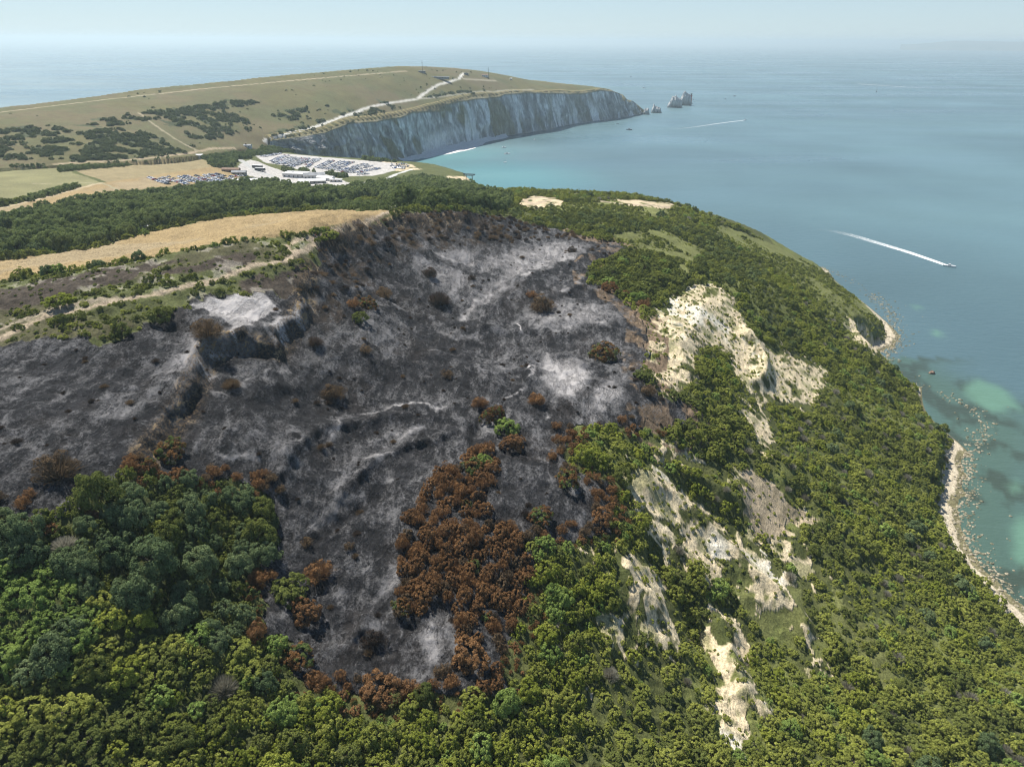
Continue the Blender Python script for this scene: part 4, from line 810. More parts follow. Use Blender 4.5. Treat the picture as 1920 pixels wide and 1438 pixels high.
# the burnt hollow's own bushes, one by one: (px, py, radius in photo pixels, shape, material, label)
SOLO = [(108,872,36,'dry','tan','rounded brown bush alone on the left-hand burnt plateau'),(320,838,29,'bush','rustg','dark round bush with a green crown at the lower end of the scarp'),
 (390,612,30,'dry','tan','wide brown bush on the pale ash beside the scarp edge'),(624,730,24,'dry','tan','brown bush alone on the dark slope left of the middle'),(839,698,13,'dry','tan','small brown bush on the mound in the middle of the burn'),
 (806,508,18,'dry','char','dark brown bush in the upper ashy basin'),(885,519,9,'dry','char','tiny black bush on pale ash in the upper basin'),(822,556,24,'twig','char','wispy charred thicket below the upper basin'),
 (720,546,17,'dry','tan','olive brown bush above the green and brown thicket by the ridge'),(690,566,20,'bush','rustg','half green bush in the thicket left of the upper basin'),(662,566,16,'dry','rust','brown bush at the left of the thicket by the ridge'),(676,592,17,'bush','dark','dark green bush at the bottom of the thicket by the ridge'),
 (590,637,17,'twig','char','faint charred bush on the dark slope under the scarp'),(686,652,15,'dry','tan','small flat topped brown bush casting a black shadow'),(1018,566,27,'dry','tan','broad brown bush on the right side of the basin'),(997,549,12,'dry','rust','small rusty bush touching the broad brown bush'),
 (1133,655,29,'bush','rustg','grey green bush near the right edge of the burn'),(1005,744,20,'dry','rust','rusty bush above the long half green clump'),(962,824,25,'bush','rust','round rust topped bush at the foot of the half green clump'),
 (925,772,26,'bush','rustg','half scorched bush at the head of the clump right of the middle'),(950,795,24,'bush','fresh','bright green bush in the clump right of the middle'),(900,750,18,'dry','rust','rust brown bush at the top left of the half green clump'),
 (1064,892,28,'bush','rustg','round rust and green bush above the lower right burn edge'),(1014,960,24,'bush','rustg','half green shrub low in the right-hand burnt lobe'),(1128,962,24,'bush','rust','orange brown shrub where the burn meets the green slope'),
 (495,908,13,'dry','tan','narrow brown bush at the head of the pale ash streak'),(1142,536,17,'bush','rust','brown bush at the edge of the green headland thicket'),(1115,512,16,'bush','dark','dark bush on the left edge of the headland thicket'),(1207,566,15,'dry','rust','rusty bush just above the sandy landslip'),(1176,549,12,'bush','rustg','small russet bush below the headland thicket'),
 (895,437,10,'dry','tan','small upright brown bush under the top rim of the burn'),(1072,466,11,'dry','char','small dark bush on the upper right ash'),(545,1098,36,'bush','dark','olive dome of leaves left among scorched bushes'),(598,1062,28,'dry','rust','rusty bush up the slope from the olive dome'),(572,1135,30,'bush','rust','scorched bush below the olive dome'),
 (562,1222,28,'bush','rustg','scorched tree with lime shoots at the lower burn edge'),(592,1268,24,'dry','rust','brown shrub at the lower left corner of the burn'),(700,1192,22,'dry','char','charred brown bush in the lower middle of the burn'),(716,1283,38,'bush','rust','wide russet bush along the lower burn edge'),(772,1290,26,'dry','rust','orange tinged bush beside the pale lower ash'),
 (880,1215,38,'bush','rust','tall russet tree at the foot of the scorched tongue'),(1214,728,18,'dry','tan','brown bush on the right rim of the burn'),(1166,782,12,'dry','rust','small rust bush near the lower right ash'),(886,868,22,'bush','rustg','green and rust bush at the top of the scorched tongue'),(908,858,18,'bush','fresh','green topped bush beside the top of the scorched tongue'),
 (1010,745,9,'dry','char','small black bush by the half green clump'),(655,1020,11,'dry','tan','thin tan shrub on the lower burnt slope'),(575,1012,14,'dry','tan','dry tan shrub near the scorched fringe'),(434,716,18,'twig','tan','low wispy thicket below the ochre scarp'),(300,586,22,'bush','dark','dark bush at the edge of the heath'),(228,615,22,'bush','dark','dark green bush above the left burnt plateau'),
 (120,597,17,'bush','dark','round dark bush beside the pale path'),(112,556,25,'bush','lime','bright yellow green bush on the heath'),(185,546,12,'bush','dark','dark bush right of the bright yellow green one'),(315,528,13,'bush','dark','dark bush beside the path on the heath'),(277,521,10,'bush','dark','small dark bush on the open heath'),
 (555,386,14,'tree','far','single round tree in front of the long wood'),(420,1278,26,'twig','grey','pale grey leafless bush in the lower wood'),(120,1015,20,'twig','grey','bare grey bush inside the left-hand wood')]
IND = []
s_ = np.array([(a[0], a[1], a[2]) for a in SOLO], float); U = unproj(s_[:, 0], s_[:, 1] + s_[:, 2] * .55)
for a, u in zip(SOLO, U):
    D = math.sqrt(u[0] ** 2 + u[1] ** 2 + (CAM_Z - u[2]) ** 2); r_ = a[2] / F_PX * D * 1.0
    flat = (.8 if a[3] != 'tree' else 1.5) * (.62 if a[4] == 'lime' else 1)
    IND.append((u[0], u[1], r_, r_ * 2 * flat * .62, a[3], a[4], 'solo', a[5])); stamp(u[0], u[1], r_, .9)
def scatter(step, rmin, rmax, pick, x0, x1, y0, y1, seed, grow=.62):
    rg = np.random.default_rng(seed); X, Y = np.meshgrid(np.arange(x0, x1, step), np.arange(y0, y1, step)); X = X.ravel() + (rg.random(X.size) - .5) * step * .95; Y = Y.ravel() + (rg.random(Y.size) - .5) * step * .95
    z = Hq(X, Y); ok = (z > 1.3) & visible(X, Y, z + 3); X, Y, z = X[ok], Y[ok], z[ok]
    res = pick(X, Y, rg); rr = rmin + (rmax - rmin) * rg.random(len(X)) ** 1.4
    for x, y, r_, q in zip(X, Y, rr, res):
        if q is None: continue
        i = int(x - occ_x0); j = int(y - occ_y0)
        if OCC[j, i]: continue
        if r_ > 1.1 and ZR['sand'][max(j - 1, 0):j + 2, max(i - 1, 0):i + 2].any() and not ZR['sand'][j, i]: continue
        k, f, shape, mat, hf = q; r_ = r_ * f; PL.append((x, y, r_, r_ * hf, shape, mat, k)); stamp(x, y, r_, grow)
def pick_f(size):
    def f(X, Y, rg):
        zz = {k: look(k, X, Y) for k in ZR}; nb = near_burn(X, Y); hard = zz['gold'] | zz['lots'] | zz['path'] | zz['dirt']; u = rg.random(len(X)); v = rg.random(len(X)); cl = fbm(X, Y, 22, 3, 400); cl2 = fbm(X, Y, 60, 2, 401); px, py, _ = proj(X, Y, Hq(X, Y)); out = []
        dn = inside(X, Y, DOWNPOLY)
        for i in range(len(X)):
            q = None; a, b = u[i], v[i]; r_i = math.hypot(X[i], Y[i])
            wd = zz['wood'][i] or zz['wood2'][i] or zz['wood3'][i] or zz['wood4'][i] or zz['wood5'][i]
            if zz['hedge1'][i] or zz['hedge2'][i] or zz['hedge3'][i]:
                q = ('hedge', 1, 'bush', 'far', 1.3) if size == 2 else None
            elif hard[i] or dn[i]: q = None
            elif wd:
                if size == 0: q = ('woodland_tree', 1.35 if Y[i] < 720 else .8, 'tree', 'far', 1.35)
                elif size == 1: q = ('woodland_tree', 1.0, 'tree', 'far', 1.6)
                elif size == 2 and a < .6: q = ('woodland_tree', 1.0, 'bush', 'far', 1.5)
            elif zz['brown'][i]:
                if size == 1 and a < .55: q = ('scorched_bush', .85, 'bush' if b < .7 else 'dry', 'rust' if b > .12 else 'rustg', 1.2 + .4 * b)
                elif size == 2: q = ('scorched_bush', 1.15, 'bush' if a < .5 else 'dry', 'rust' if b > .16 else ('tan' if b > .04 else 'char'), 1.2 + .4 * a)
            elif zz['burnt'][i]:
                if nb[i] < 5 and size == 2 and cl[i] > .50 and py[i] > 800: q = ('scorched_bush', 1.0, 'dry', 'rust' if b > .4 else 'tan', 1.2)
                elif py[i] < 480 and size == 2 and a < .30 and py[i] < 455 - .02 * (px[i] - 900): q = ('scorched_bush', 1.0, 'dry', 'tan' if b > .4 else 'char', 1.0)
                elif 555 < px[i] < 700 and py[i] < 560 and size == 2 and a < .22 : q = ('charred_bush', .9, 'dry', 'char' if b > .3 else 'tan', .8)
                elif size == 2 and a < .012 + .05 * (px[i] > 1150) + .03 * (py[i] > 950): q = ('charred_bush', .75, 'twig', 'char' if b > .45 else 'tan', .9)
                elif size == 3 and a < .012: q = ('charred_bush', .8, 'twig', 'char', 1.0)
            elif zz['sand'][i]:
                if size >= 2 and a < (.08 if size == 2 else .30): q = ('scrub_bush', .7, 'bush', 'olive' if b > .3 else 'lime', 1.0)
            elif zz['heather'][i]:
                if size == 3 and a < .2: q = ('heath_bush', .8, 'bush', 'dark', .8)
            elif zz['heath'][i]:
                if size == 2 and cl[i] > .48 and a < .5: q = ('heath_bush', .9, 'bush', 'dark' if b > .35 else 'olive', .9)
                elif size == 3 and a < .50 and cl[i] > .40: q = ('heath_bush', .9, 'bush', 'olive' if b > .3 else 'dark', .8)
            elif zz['grass'][i]:
                if size == 2 and cl[i] > .52 and a < .6: q = ('scrub_bush', .9, 'bush', 'dark' if b > .4 else 'olive', 1.0)
                elif size == 3 and a < .42 and cl[i] > .40: q = ('scrub_bush', .9, 'bush', 'olive' if b > .5 else 'lime', .8)
            elif zz['woodA'][i]:
                if size == 0 and a < .8: q = ('broadleaf_tree', 1.0, 'tree', 'blue' if cl[i] + .25 * b > .44 else 'dark', 1.35)
                elif size == 1: q = ('broadleaf_tree', 1.0, 'tree' if a < .6 else 'bush', 'blue' if cl[i] + .25 * b > .52 else 'dark', 1.35)
                elif size >= 2: q = ('scrub_bush', 1.1, 'bush', 'dark' if b > .2 else 'olive', 1.3)
                if nb[i] < 4 and size >= 1 and (a < .5 if px[i] < 470 else True): q = ('scorched_bush', .9, 'bush' if a < .6 else 'dry', 'rust' if b > .3 else 'rustg', 1.3)
            elif nb[i] < 4.5 and px[i] < 1250 and py[i] > 770 and b < .6:
                q = ('scorched_bush', .8, 'bush' if a < .5 else 'dry', 'rust' if a < .5 else 'rustg', 1.1) if size >= 2 else None
            elif zz['light'][i]: q = ('scrub_bush', 1.1, 'bush', 'fresh' if a < .85 else 'blue', 1.0) if size >= 1 else (('broadleaf_tree', .8, 'tree', 'blue', 1.2) if a < .15 else None)
            elif zz['lime'][i] or zz['limeR'][i]:
                m = 'lime' if b < .60 else ('olive' if b < .85 else ('fresh' if b < .96 else 'dark'))
                if size == 0: q = ('broadleaf_tree', .8, 'tree', m if m != 'lime' else 'fresh', 1.2) if a < .08 else None
                elif size >= 1 and a < .93: q = ('scrub_bush', 1.0, 'bush', m, 1.25)
            elif zz['head'][i]:
                if size == 0 and a < .7: q = ('scrub_bush', .9, 'bush', 'dark' if b > .3 else 'fresh', 1.0)
                elif size >= 1: q = ('scrub_bush', 1.0, 'bush', 'dark' if b > .4 else 'olive', 1.1)
            elif zz['headtop'][i]:
                dens = 1 if cl2[i] > .40 else .4
                if size == 0: q = ('scrub_bush', .75, 'bush', 'far', 1.0) if a < .35 * dens else None
                elif size >= 1 and a < .68 * dens: q = ('scrub_bush', .9, 'bush', 'dark' if b > .35 else 'olive', 1.1)
            elif zz['grove'][i]:
                if size in (1, 2) and a < .45: q = ('woodland_tree', .8, 'bush', 'far', 1.3)
            elif X[i] > -420 and r_i < 620:
                bottom = py[i] > 1230 and px[i] < 1000
                if px[i] < 600: m = 'olive' if b < .42 else ('dark' if b < .84 else ('fresh' if b < .93 else 'lime'))
                else:
                    gg = cl[i] * .6 + b * .4; m = 'dark' if gg < .38 else ('olive' if gg < .64 else ('fresh' if gg < .68 else 'lime'))
                    if a > (.965 if px[i] < 1450 else .94) and size >= 1: m = 'grey'
                if size == 0: q = ('broadleaf_tree', .75, 'tree', 'dark' if b > .4 else 'blue', 1.25) if a < (.05 if px[i] > 900 else .3) else None
                elif size == 1: q = ('scrub_bush', 1.2, 'bush', m, .7 + .5 * b) if a < (.45 * (cl2[i] < .55) if px[i] > 1000 else .8) or m == 'grey' else None
                elif size == 2: q = ('scrub_bush', 1.2, 'bush', m, .65 + .5 * b) if a < (.95 if cl2[i] < .56 or px[i] < 1000 else .45) else None
                else: q = ('scrub_bush', .9, 'bush', m, .8 + .4 * b) if a < .6 else None
                if q and m == 'grey': q = ('bare_bush', .8, 'twig', 'grey', 1.1)
            out.append(q)
        return out
    return f
scatter(7.0, 3.3, 5.4, pick_f(0), -880, 330, 45, 1080, 1); scatter(4.4, 2.0, 3.2, pick_f(1), -880, 330, 45, 1080, 2)
scatter(2.7, 1.2, 2.1, pick_f(2), -560, 330, 45, 780, 3); scatter(1.9, .7, 1.2, pick_f(3), -330, 330, 45, 560, 4)
# gorse on the down
rg = np.random.default_rng(9)
for P in GORSE:
    lo = P.min(0); hi = P.max(0); A = (hi - lo).prod(); X = lo[0] + (hi[0] - lo[0]) * rg.random(int(A / 15)); Y = lo[1] + (hi[1] - lo[1]) * rg.random(int(A / 15))
    m = inside(X, Y, P) & (fbm(X, Y, 16, 4, 61) > .46) & ~look('path', X, Y); 
    for x, y in zip(X[m], Y[m]): r_ = 1.5 + 2.4 * rg.random(); PL.append((x, y, r_, r_ * .85, 'bush', 'gorse', 'gorse_bush'))
X = rg.uniform(-700, 150, 900); Y = rg.uniform(800, 1700, 900); m = inside(X, Y, DOWNPOLY) & (fbm(X, Y, 90, 3, 62) > .5) & ~look('path', X, Y)
for x, y in zip(X[m], Y[m]): r_ = 1.2 + 2.2 * rg.random() ** 2; PL.append((x, y, r_, r_ * .8, 'bush', 'gorse', 'gorse_bush'))
print('plants', len(PL))
from collections import Counter
print(Counter(p_[6] for p_ in PL))
px_ = np.array([(p_[0], p_[1], p_[2]) for p_ in PL]); pz = Hq(px_[:, 0], px_[:, 1]); pD = np.sqrt(px_[:, 0] ** 2 + px_[:, 1] ** 2 + (CAM_Z - pz) ** 2); big_ = px_[:, 2] / pD; ppx, ppy, _ = proj(px_[:, 0], px_[:, 1], pz + px_[:, 2])
inf = (ppx > 0) & (ppx < 1920) & (ppy > 0) & (ppy < 1438) & visible(px_[:, 0], px_[:, 1], pz + px_[:, 2])
COLN = dict(blue='blue-green', dark='dark green', olive='olive green', lime='yellow-green', fresh='fresh green', rust='russet scorched', rustg='half scorched', tan='dried brown', char='charred black', grey='leafless grey', far='deep green', gorse='dull green')
KINDN = dict(broadleaf_tree='tree', woodland_tree='tree', scrub_bush='bush', scorched_bush='bush', charred_bush='bush', bare_bush='bush', heath_bush='bush', gorse_bush='gorse bush')
GRP = dict(broadleaf_tree='broadleaf trees of the near wood', woodland_tree='trees of the wood beyond the golden field', scrub_bush='bushes of the green scrub', scorched_bush='scorched bushes around the burn', charred_bush='charred bushes inside the burn', bare_bush='leafless bushes in the scrub', heath_bush='low bushes on the heath', gorse_bush='gorse bushes on the down')
LMK = [(108,866,'the lone plateau bush'),(320,838,'the scarp end bush'),(270,900,'the near wood top tree'),(430,590,'the pale ash flat'),(1340,600,'the large sandy landslip'),(1480,700,'the sand fan'),(1270,940,'the long sandy ridge'),(1440,960,'the brown clay slip'),(1210,1130,'the white gully wall'),(1390,1260,'the steep pale gully'),
 (860,980,'the upper scorched tongue'),(930,1040,'the right edge of the scorched tongue'),(790,1080,'the left edge of the scorched tongue'),(890,1150,'the lower scorched tongue'),(600,860,'the dark hollow'),(480,940,'the wood corner'),(545,1098,'the olive dome'),(810,1220,'the pale lower ash'),(1680,630,'the boulder point'),(1800,820,'the rocky shore'),(1830,1000,'the beach with scattered stones'),(1890,1120,'the sandy end of the beach'),(1660,1100,'the dense slope above the beach'),(1200,500,'the headland thicket'),(1240,390,'the headland grass flat'),(1020,380,'the headland tracks'),
 (1450,480,'the grassy headland slope'),(300,440,'the golden stubble field'),(140,440,'the left end of the wood'),(420,400,'the middle of the long wood'),(560,388,'the lone tree by the wood'),(280,350,'the parked cars on grass'),(640,380,'the golden field tip'),(820,330,'the wood behind the cafe'),(920,370,'the small headland grove'),(100,400,'the upper fields'),(560,340,'the visitor centre'),(620,310,'the main car park'),(450,300,'the coach park'),(300,540,'the pale path across the heath'),(112,552,'the bright heath bush'),(590,450,'the path bend'),(885,335,'the chairlift pylon'),(420,1278,'the grey leafless bush'),(60,1150,'the light green bramble slope'),(1050,1350,'the yellow-green thicket'),(1500,1350,'the lower right scrub'),(200,1380,'the lower left scrub'),(300,230,'the gorse slope of the down'),(1300,820,'the scrub between the sand slips'),(700,360,'the long dark wood'),(1064,892,'the round rust and green bush'),(1480,1180,'the sunlit green slope')]
def side(px, py, lx, ly):
    dx, dy = px - lx, py - ly; q = math.hypot(dx, dy)
    if q < 28: return 'close by'
    far_ = 'well ' if q > 150 else ''
    h = 'right' if dx > 0 else 'left'; v = 'below' if dy > 0 else 'above'
    if abs(dx) > 2.2 * abs(dy): return far_ + h + ' of'
    if abs(dy) > 2.2 * abs(dx): return far_ + v
    return far_ + v + ' and ' + h + ' of'
def sizew(b): return 'very large' if b > .028 else 'large' if b > .020 else 'mid-sized' if b > .013 else 'small' if b > .008 else 'tiny'
def add_plant(x, y, r_, h, shape, mat, name, label, group, solo=False):
    z = float(Hq(np.array([x]), np.array([y]))[0]); D = math.sqrt(x * x + y * y + (CAM_Z - z) ** 2); v = random.Random(int(x * 31 + y * 17)).randrange(5); lod = 0 if r_ / D > .0125 else (1 if r_ / D > .0040 else 2)
    ch = mat in ('char', 'rust', 'tan', 'rustg'); rz = random.Random(int(x * 7 + y * 13)).random() * 6.28; sc_ = (r_, r_ * (0.85 + .3 * ((int(x * 10) % 10) / 10)), h)
    if D < 260 or solo:
        o = link(name, None, None, (x, y, z - .15)); o.scale = sc_; o.rotation_euler[2] = rz
        link('crown' if shape == 'tree' else ('twigs' if shape == 'twig' else 'foliage'), get_mesh(shape, lod, v, mat, False), o); link('trunk' if shape == 'tree' else 'stem', trunk_mesh(v, ch), o)
    else:
        o = link(name, get_mesh(shape, lod, v, mat, True), None, (x, y, z - .15)); o.scale = sc_; o.rotation_euler[2] = rz
    o['label'] = label; o['category'] = 'tree' if 'tree' in name else 'bush'
    if group: o['group'] = group
for x, y, r_, h, shape, mat, k, lab in IND:
    nm = {'tree': 'woodland_tree'}.get(shape) or {'rust': 'scorched_bush', 'rustg': 'scorched_bush', 'tan': 'scorched_bush', 'char': 'charred_bush', 'grey': 'bare_bush'}.get(mat, 'green_bush')
    add_plant(x, y, r_, h, shape, mat, nm, lab, None, True)
CAP = dict(broadleaf_tree=290, woodland_tree=290, scrub_bush=295, scorched_bush=230, charred_bush=120, bare_bush=150, heath_bush=150, gorse_bush=120)
STUFFN = dict(broadleaf_tree='tree_cover', woodland_tree='woodland', scrub_bush='scrub', scorched_bush='scorched_scrub', charred_bush='charred_scrub', bare_bush='leafless_scrub', heath_bush='heath_scrub', gorse_bush='gorse_cover', hedge='hedge')
kk = np.array([p_[6] for p_ in PL]); rest = {}
for k in STUFFN:
    ids = np.nonzero(kk == k)[0]
    if k == 'hedge': rest[k] = ids; continue
    vi = ids[inf[ids]]; vi = vi[np.argsort(-big_[vi])][:CAP[k]]; s_i = set(vi.tolist())
    for i in vi:
        x, y, r_, h, shape, mat, _ = PL[i]; lx, ly, ln = min(LMK, key=lambda q: (q[0] - ppx[i]) ** 2 + (q[1] - ppy[i]) ** 2); sd_ = side(ppx[i], ppy[i], lx, ly)
        lab = f"{sizew(big_[i])} {COLN[mat]} {KINDN[k]} {sd_} {ln}" if sd_ != 'close by' else f"{sizew(big_[i])} {COLN[mat]} {KINDN[k]} right beside {ln}"
        add_plant(x, y, r_, h, shape, mat, k, lab, GRP[k])
    rest[k] = np.array([i for i in ids if i not in s_i], int)
# the uncountable remainder, one object per kind of cover (geometry nodes set the plants out)
def stuff(name, ids, **props):
    if len(ids) == 0: return
    protos = []; key = {}
    vi = []
    for i in ids:
        x, y, r_, h, shape, mat, _ = PL[i]; q = r_ / pD[i]; lod = 0 if q > .0125 else (1 if q > .0040 else 2); v = int(x * 3 + y * 7) % 4; k = (shape, lod, v, mat)
        if k not in key: key[k] = len(key)
        vi.append(key[k])
    coll = bpy.data.collections.new(name + '_kinds'); 
    for k, n_ in key.items():
        ob = bpy.data.objects.new('%s_kind_%03d' % (name, n_), get_mesh(*k, False)); coll.objects.link(ob)
    me = bpy.data.meshes.new(name); n = len(ids); me.vertices.add(n); A = np.array([PL[i][:4] for i in ids], float)
    me.vertices.foreach_set('co', np.stack([A[:, 0], A[:, 1], pz[ids] - .15], 1).astype(np.float32).ravel())
    a = me.attributes.new('scl', 'FLOAT_VECTOR', 'POINT'); a.data.foreach_set('vector', np.stack([A[:, 2], A[:, 2] * (.85 + .3 * (A[:, 0] % 1)), A[:, 3]], 1).astype(np.float32).ravel())
    a = me.attributes.new('rot', 'FLOAT_VECTOR', 'POINT'); a.data.foreach_set('vector', np.stack([A[:, 0] * 0, A[:, 0] * 0, A[:, 0] * 37 % 6.28], 1).astype(np.float32).ravel())
    a = me.attributes.new('idx', 'INT', 'POINT'); a.data.foreach_set('value', np.array(vi, np.int32))
    o = link(name, me, kind='stuff', **props)
    ng = bpy.data.node_groups.new(name + '_cover', 'GeometryNodeTree'); ng.interface.new_socket('Geometry', in_out='INPUT', socket_type='NodeSocketGeometry'); ng.interface.new_socket('Geometry', in_out='OUTPUT', socket_type='NodeSocketGeometry')
    gi = ng.nodes.new('NodeGroupInput'); go = ng.nodes.new('NodeGroupOutput'); ip = ng.nodes.new('GeometryNodeInstanceOnPoints'); ci = ng.nodes.new('GeometryNodeCollectionInfo'); ci.inputs[0].default_value = coll; ci.inputs[1].default_value = True; ci.inputs[2].default_value = True
    ip.inputs['Pick Instance'].default_value = True
    def na(nm, t): q = ng.nodes.new('GeometryNodeInputNamedAttribute'); q.data_type = t; q.inputs[0].default_value = nm; return q.outputs[0]
    ng.links.new(gi.outputs[0], ip.inputs['Points']); ng.links.new(ci.outputs[0], ip.inputs['Instance']); ng.links.new(na('idx', 'INT'), ip.inputs['Instance Index'])
    er = ng.nodes.new('FunctionNodeEulerToRotation'); ng.links.new(na('rot', 'FLOAT_VECTOR'), er.inputs[0]); ng.links.new(er.outputs[0], ip.inputs['Rotation']); ng.links.new(na('scl', 'FLOAT_VECTOR'), ip.inputs['Scale']); ng.links.new(ip.outputs[0], go.inputs[0])
    md = o.modifiers.new('cover', 'NODES'); md.node_group = ng
for k, ids in rest.items():
    if k == 'hedge':
        for hn, lab in (('hedge1', 'long dark hedge along the top of the tan field below the down'), ('hedge2', 'short hedge at the far left under the down'), ('hedge3', 'ragged hedge between the pale field and the golden field')):
            m = look(hn, px_[ids, 0], px_[ids, 1]); V = []; F = []; lv = []; o_ = 0
            for i in ids[m]:
                v, f, l = SH_['bush', 2, i % 5]; V.append(v * [PL[i][2] * 1.3, PL[i][2] * 1.3, PL[i][3] * 1.3] + [PL[i][0], PL[i][1], pz[i]]); F.append(f + o_); lv.append(l); o_ += len(v)
            if V: me = np_mesh('hedge', np.concatenate(V), np.concatenate(F), [LM['far']]); attr(me, 'lv', np.concatenate(lv)); link('hedge', me, label=lab, category='hedge', group='field hedges')
    else: stuff(STUFFN[k], ids)
# ------------------------------------------------------------------ small things
def tint(name, c, rough=.35): return plain(name, c, rough, 0, .5)
CARC = {'white': (.75, .75, .74), 'silver': (.42, .43, .45), 'grey': (.16, .17, .18), 'black': (.02, .02, .022), 'blue': (.04, .09, .26), 'red': (.32, .03, .025)}
CM = {k: tint('car_paint_' + k, v) for k, v in CARC.items()}; GLS = plain('dark_glass', (.02, .025, .03), .1, 0, .7); TYR = plain('tyre_rubber', (.02, .02, .02), .9)
def car_vf():
    xs = [-2.15, -2.05, -1.2, -.9, .1, .9, 2.0, 2.15]; top = [.75, .95, 1.0, 1.42, 1.46, 1.02, .88, .62]; V = []; F = []; mi = []
    for k, x in enumerate(xs):
        w = .85 if k in (0, 7) else .92; cw = .68 if k in (3, 4) else w - .04
        V += [(x, -w, .25), (x, -w, min(top[k], .92)), (x, -cw, top[k]), (x, cw, top[k]), (x, w, min(top[k], .92)), (x, w, .25)]
    for k in range(7):
        for j in range(5):
            a = k * 6 + j; F.append((a, a + 6, a + 7, a + 1)); mi.append(1 if (j in (1, 3) and 2 <= k <= 3) or (j == 2 and k in (2, 4)) else 0)
    F += [(0, 1, 2, 3), (0, 3, 4, 5), (42, 45, 44, 43)[::-1], (42, 47, 46, 45)[::-1]]; mi += [0, 0, 0, 0]
    for sx in (-1.35, 1.35):
        for sy in (-.86, .86):
            o = len(V)
            for dy in (-.09, .09):
                for k in range(8): V.append((sx + .33 * math.cos(k * math.pi / 4), sy + dy, .33 + .33 * math.sin(k * math.pi / 4)))
            for k in range(8): F.append((o + k, o + (k + 1) % 8, o + 8 + (k + 1) % 8, o + 8 + k)); mi.append(2)
            F += [(o, o + 1, o + 2, o + 3), (o, o + 3, o + 4, o + 7), (o + 4, o + 5, o + 6, o + 7), (o + 8, o + 9, o + 10, o + 11), (o + 8, o + 11, o + 12, o + 15), (o + 12, o + 13, o + 14, o + 15)]; mi += [2] * 6
    return V, F, mi
_v, _f, _m = car_vf(); CARM = {k: np_mesh('parked_car', _v, _f, [CM[k], GLS, TYR], False, _m) for k in CM}
def unp1(px, py): q = unproj([px], [py])[0]; return float(q[0]), float(q[1]), float(q[2])
ROWS = [('grass', (336,332.5), (374,344.5)), ('grass', (352,331.5), (392,345)), ('grass', (368,330.5), (406,342.5)), ('grass', (384,329.5), (420,341)), ('grass', (398,328.5), (434,339)), ('grass', (306,334.5), (352,346.5)), ('grass', (280,334), (318,347)),
 ('yard', (432,332), (458,331)), ('yard', (444,335.5), (476,336)),
 ('main', (497,294.5), (526,288.5)), ('main', (512,305), (541,292.5)), ('main', (520,308), (556,296)), ('main', (530,309), (564,297)), ('main', (540,312), (580,298)), ('main', (548,313), (598,299)), ('main', (577,313.5), (600,299)), ('main', (598,316), (626,302)), ('main', (612,318), (646,304)), ('main', (622,319), (662,305)), ('main', (634,320.5), (688,309)), ('main', (642,323), (700,311.5)), ('main', (656,325.5), (714,316)), ('main', (672,329), (690,327)),
 ('dirt', (735,309), (762,309)), ('dirt', (733,312), (764,313)), ('dirt', (738,315.5), (758,317))]
RN_ = {'grass': 'the grass field', 'yard': 'the shed yard', 'main': 'the gravel car park', 'dirt': 'the clifftop dirt'}
ORD = ['first', 'second', 'third', 'fourth', 'fifth', 'sixth', 'seventh', 'eighth', 'ninth', 'tenth', 'eleventh', 'twelfth', 'thirteenth', 'fourteenth']
def ordn(n):
    return ORD[n] if n < 14 else ['twenty', 'thirty', 'forty', 'fifty', 'sixty'][(n + 1) // 10 - 2] + '-' + ORD[(n + 1) % 10 - 1] if (n + 1) % 10 and n >= 20 else {14: 'fifteenth', 15: 'sixteenth', 16: 'seventeenth', 17: 'eighteenth', 18: 'nineteenth', 19: 'twentieth'}.get(n, 'last')
rc = random.Random(4); ncar = 0; extra = []; rowi = {}
for area, a, b in ROWS:
    A = unp1(*a); B = unp1(*b); d = math.hypot(B[0] - A[0], B[1] - A[1]); n = max(2, int(d / 2.75)); rowi[area] = rowi.get(area, -1) + 1; hd = math.atan2(B[1] - A[1], B[0] - A[0]) + math.pi / 2; k_ = 0
    for i in range(n + 1):
        if rc.random() < .14: continue
        t = i / n; x = A[0] + (B[0] - A[0]) * t; y = A[1] + (B[1] - A[1]) * t; z = float(Hq(np.array([x]), np.array([y]))[0]); col = rc.choices(list(CARC), [48, 30, 9, 8, 7, 4])[0]
        for side_ in ((0,) if area in ('yard',) or rc.random() < .35 else (0, 1)):
            hh = hd + rc.gauss(0, .03) + (math.pi if rc.random() < .4 else 0); ox, oy = math.cos(hd) * 5.1 * side_, math.sin(hd) * 5.1 * side_
            if side_: col = rc.choices(list(CARC), [48, 30, 9, 8, 7, 4])[0]
            if ncar < 300:
                lab = f"{col} car, {ordn(k_)} from the left in the {ordn(rowi[area])} row of {RN_[area]}"
                o = link('parked_car', CARM[col], None, (x + ox, y + oy, z + .06), label=lab, category='car', group='parked cars'); o.rotation_euler[2] = hh; ncar += 1; k_ += 1
            else: extra.append((x + ox, y + oy, z + .06, hh, col))
if extra:
    V = []; F = []; mi = []; ms = [CM[k] for k in CM] + [GLS, TYR]; kl = list(CM)
    for x, y, z, h, col in extra:
        c, s_ = math.cos(h), math.sin(h); o = len(V)
        V += [(x + a * c - b * s_, y + a * s_ + b * c, z + q) for a, b, q in _v]; F += [tuple(i + o for i in f) for f in _f]; mi += [kl.index(col) if m == 0 else 5 + m for m in _m]
    link('more_parked_cars', np_mesh('more_parked_cars', V, F, ms, False, mi), kind='stuff', label='the remaining cars parked in the last rows of the gravel car park', category='cars')
print('cars', ncar, len(extra))
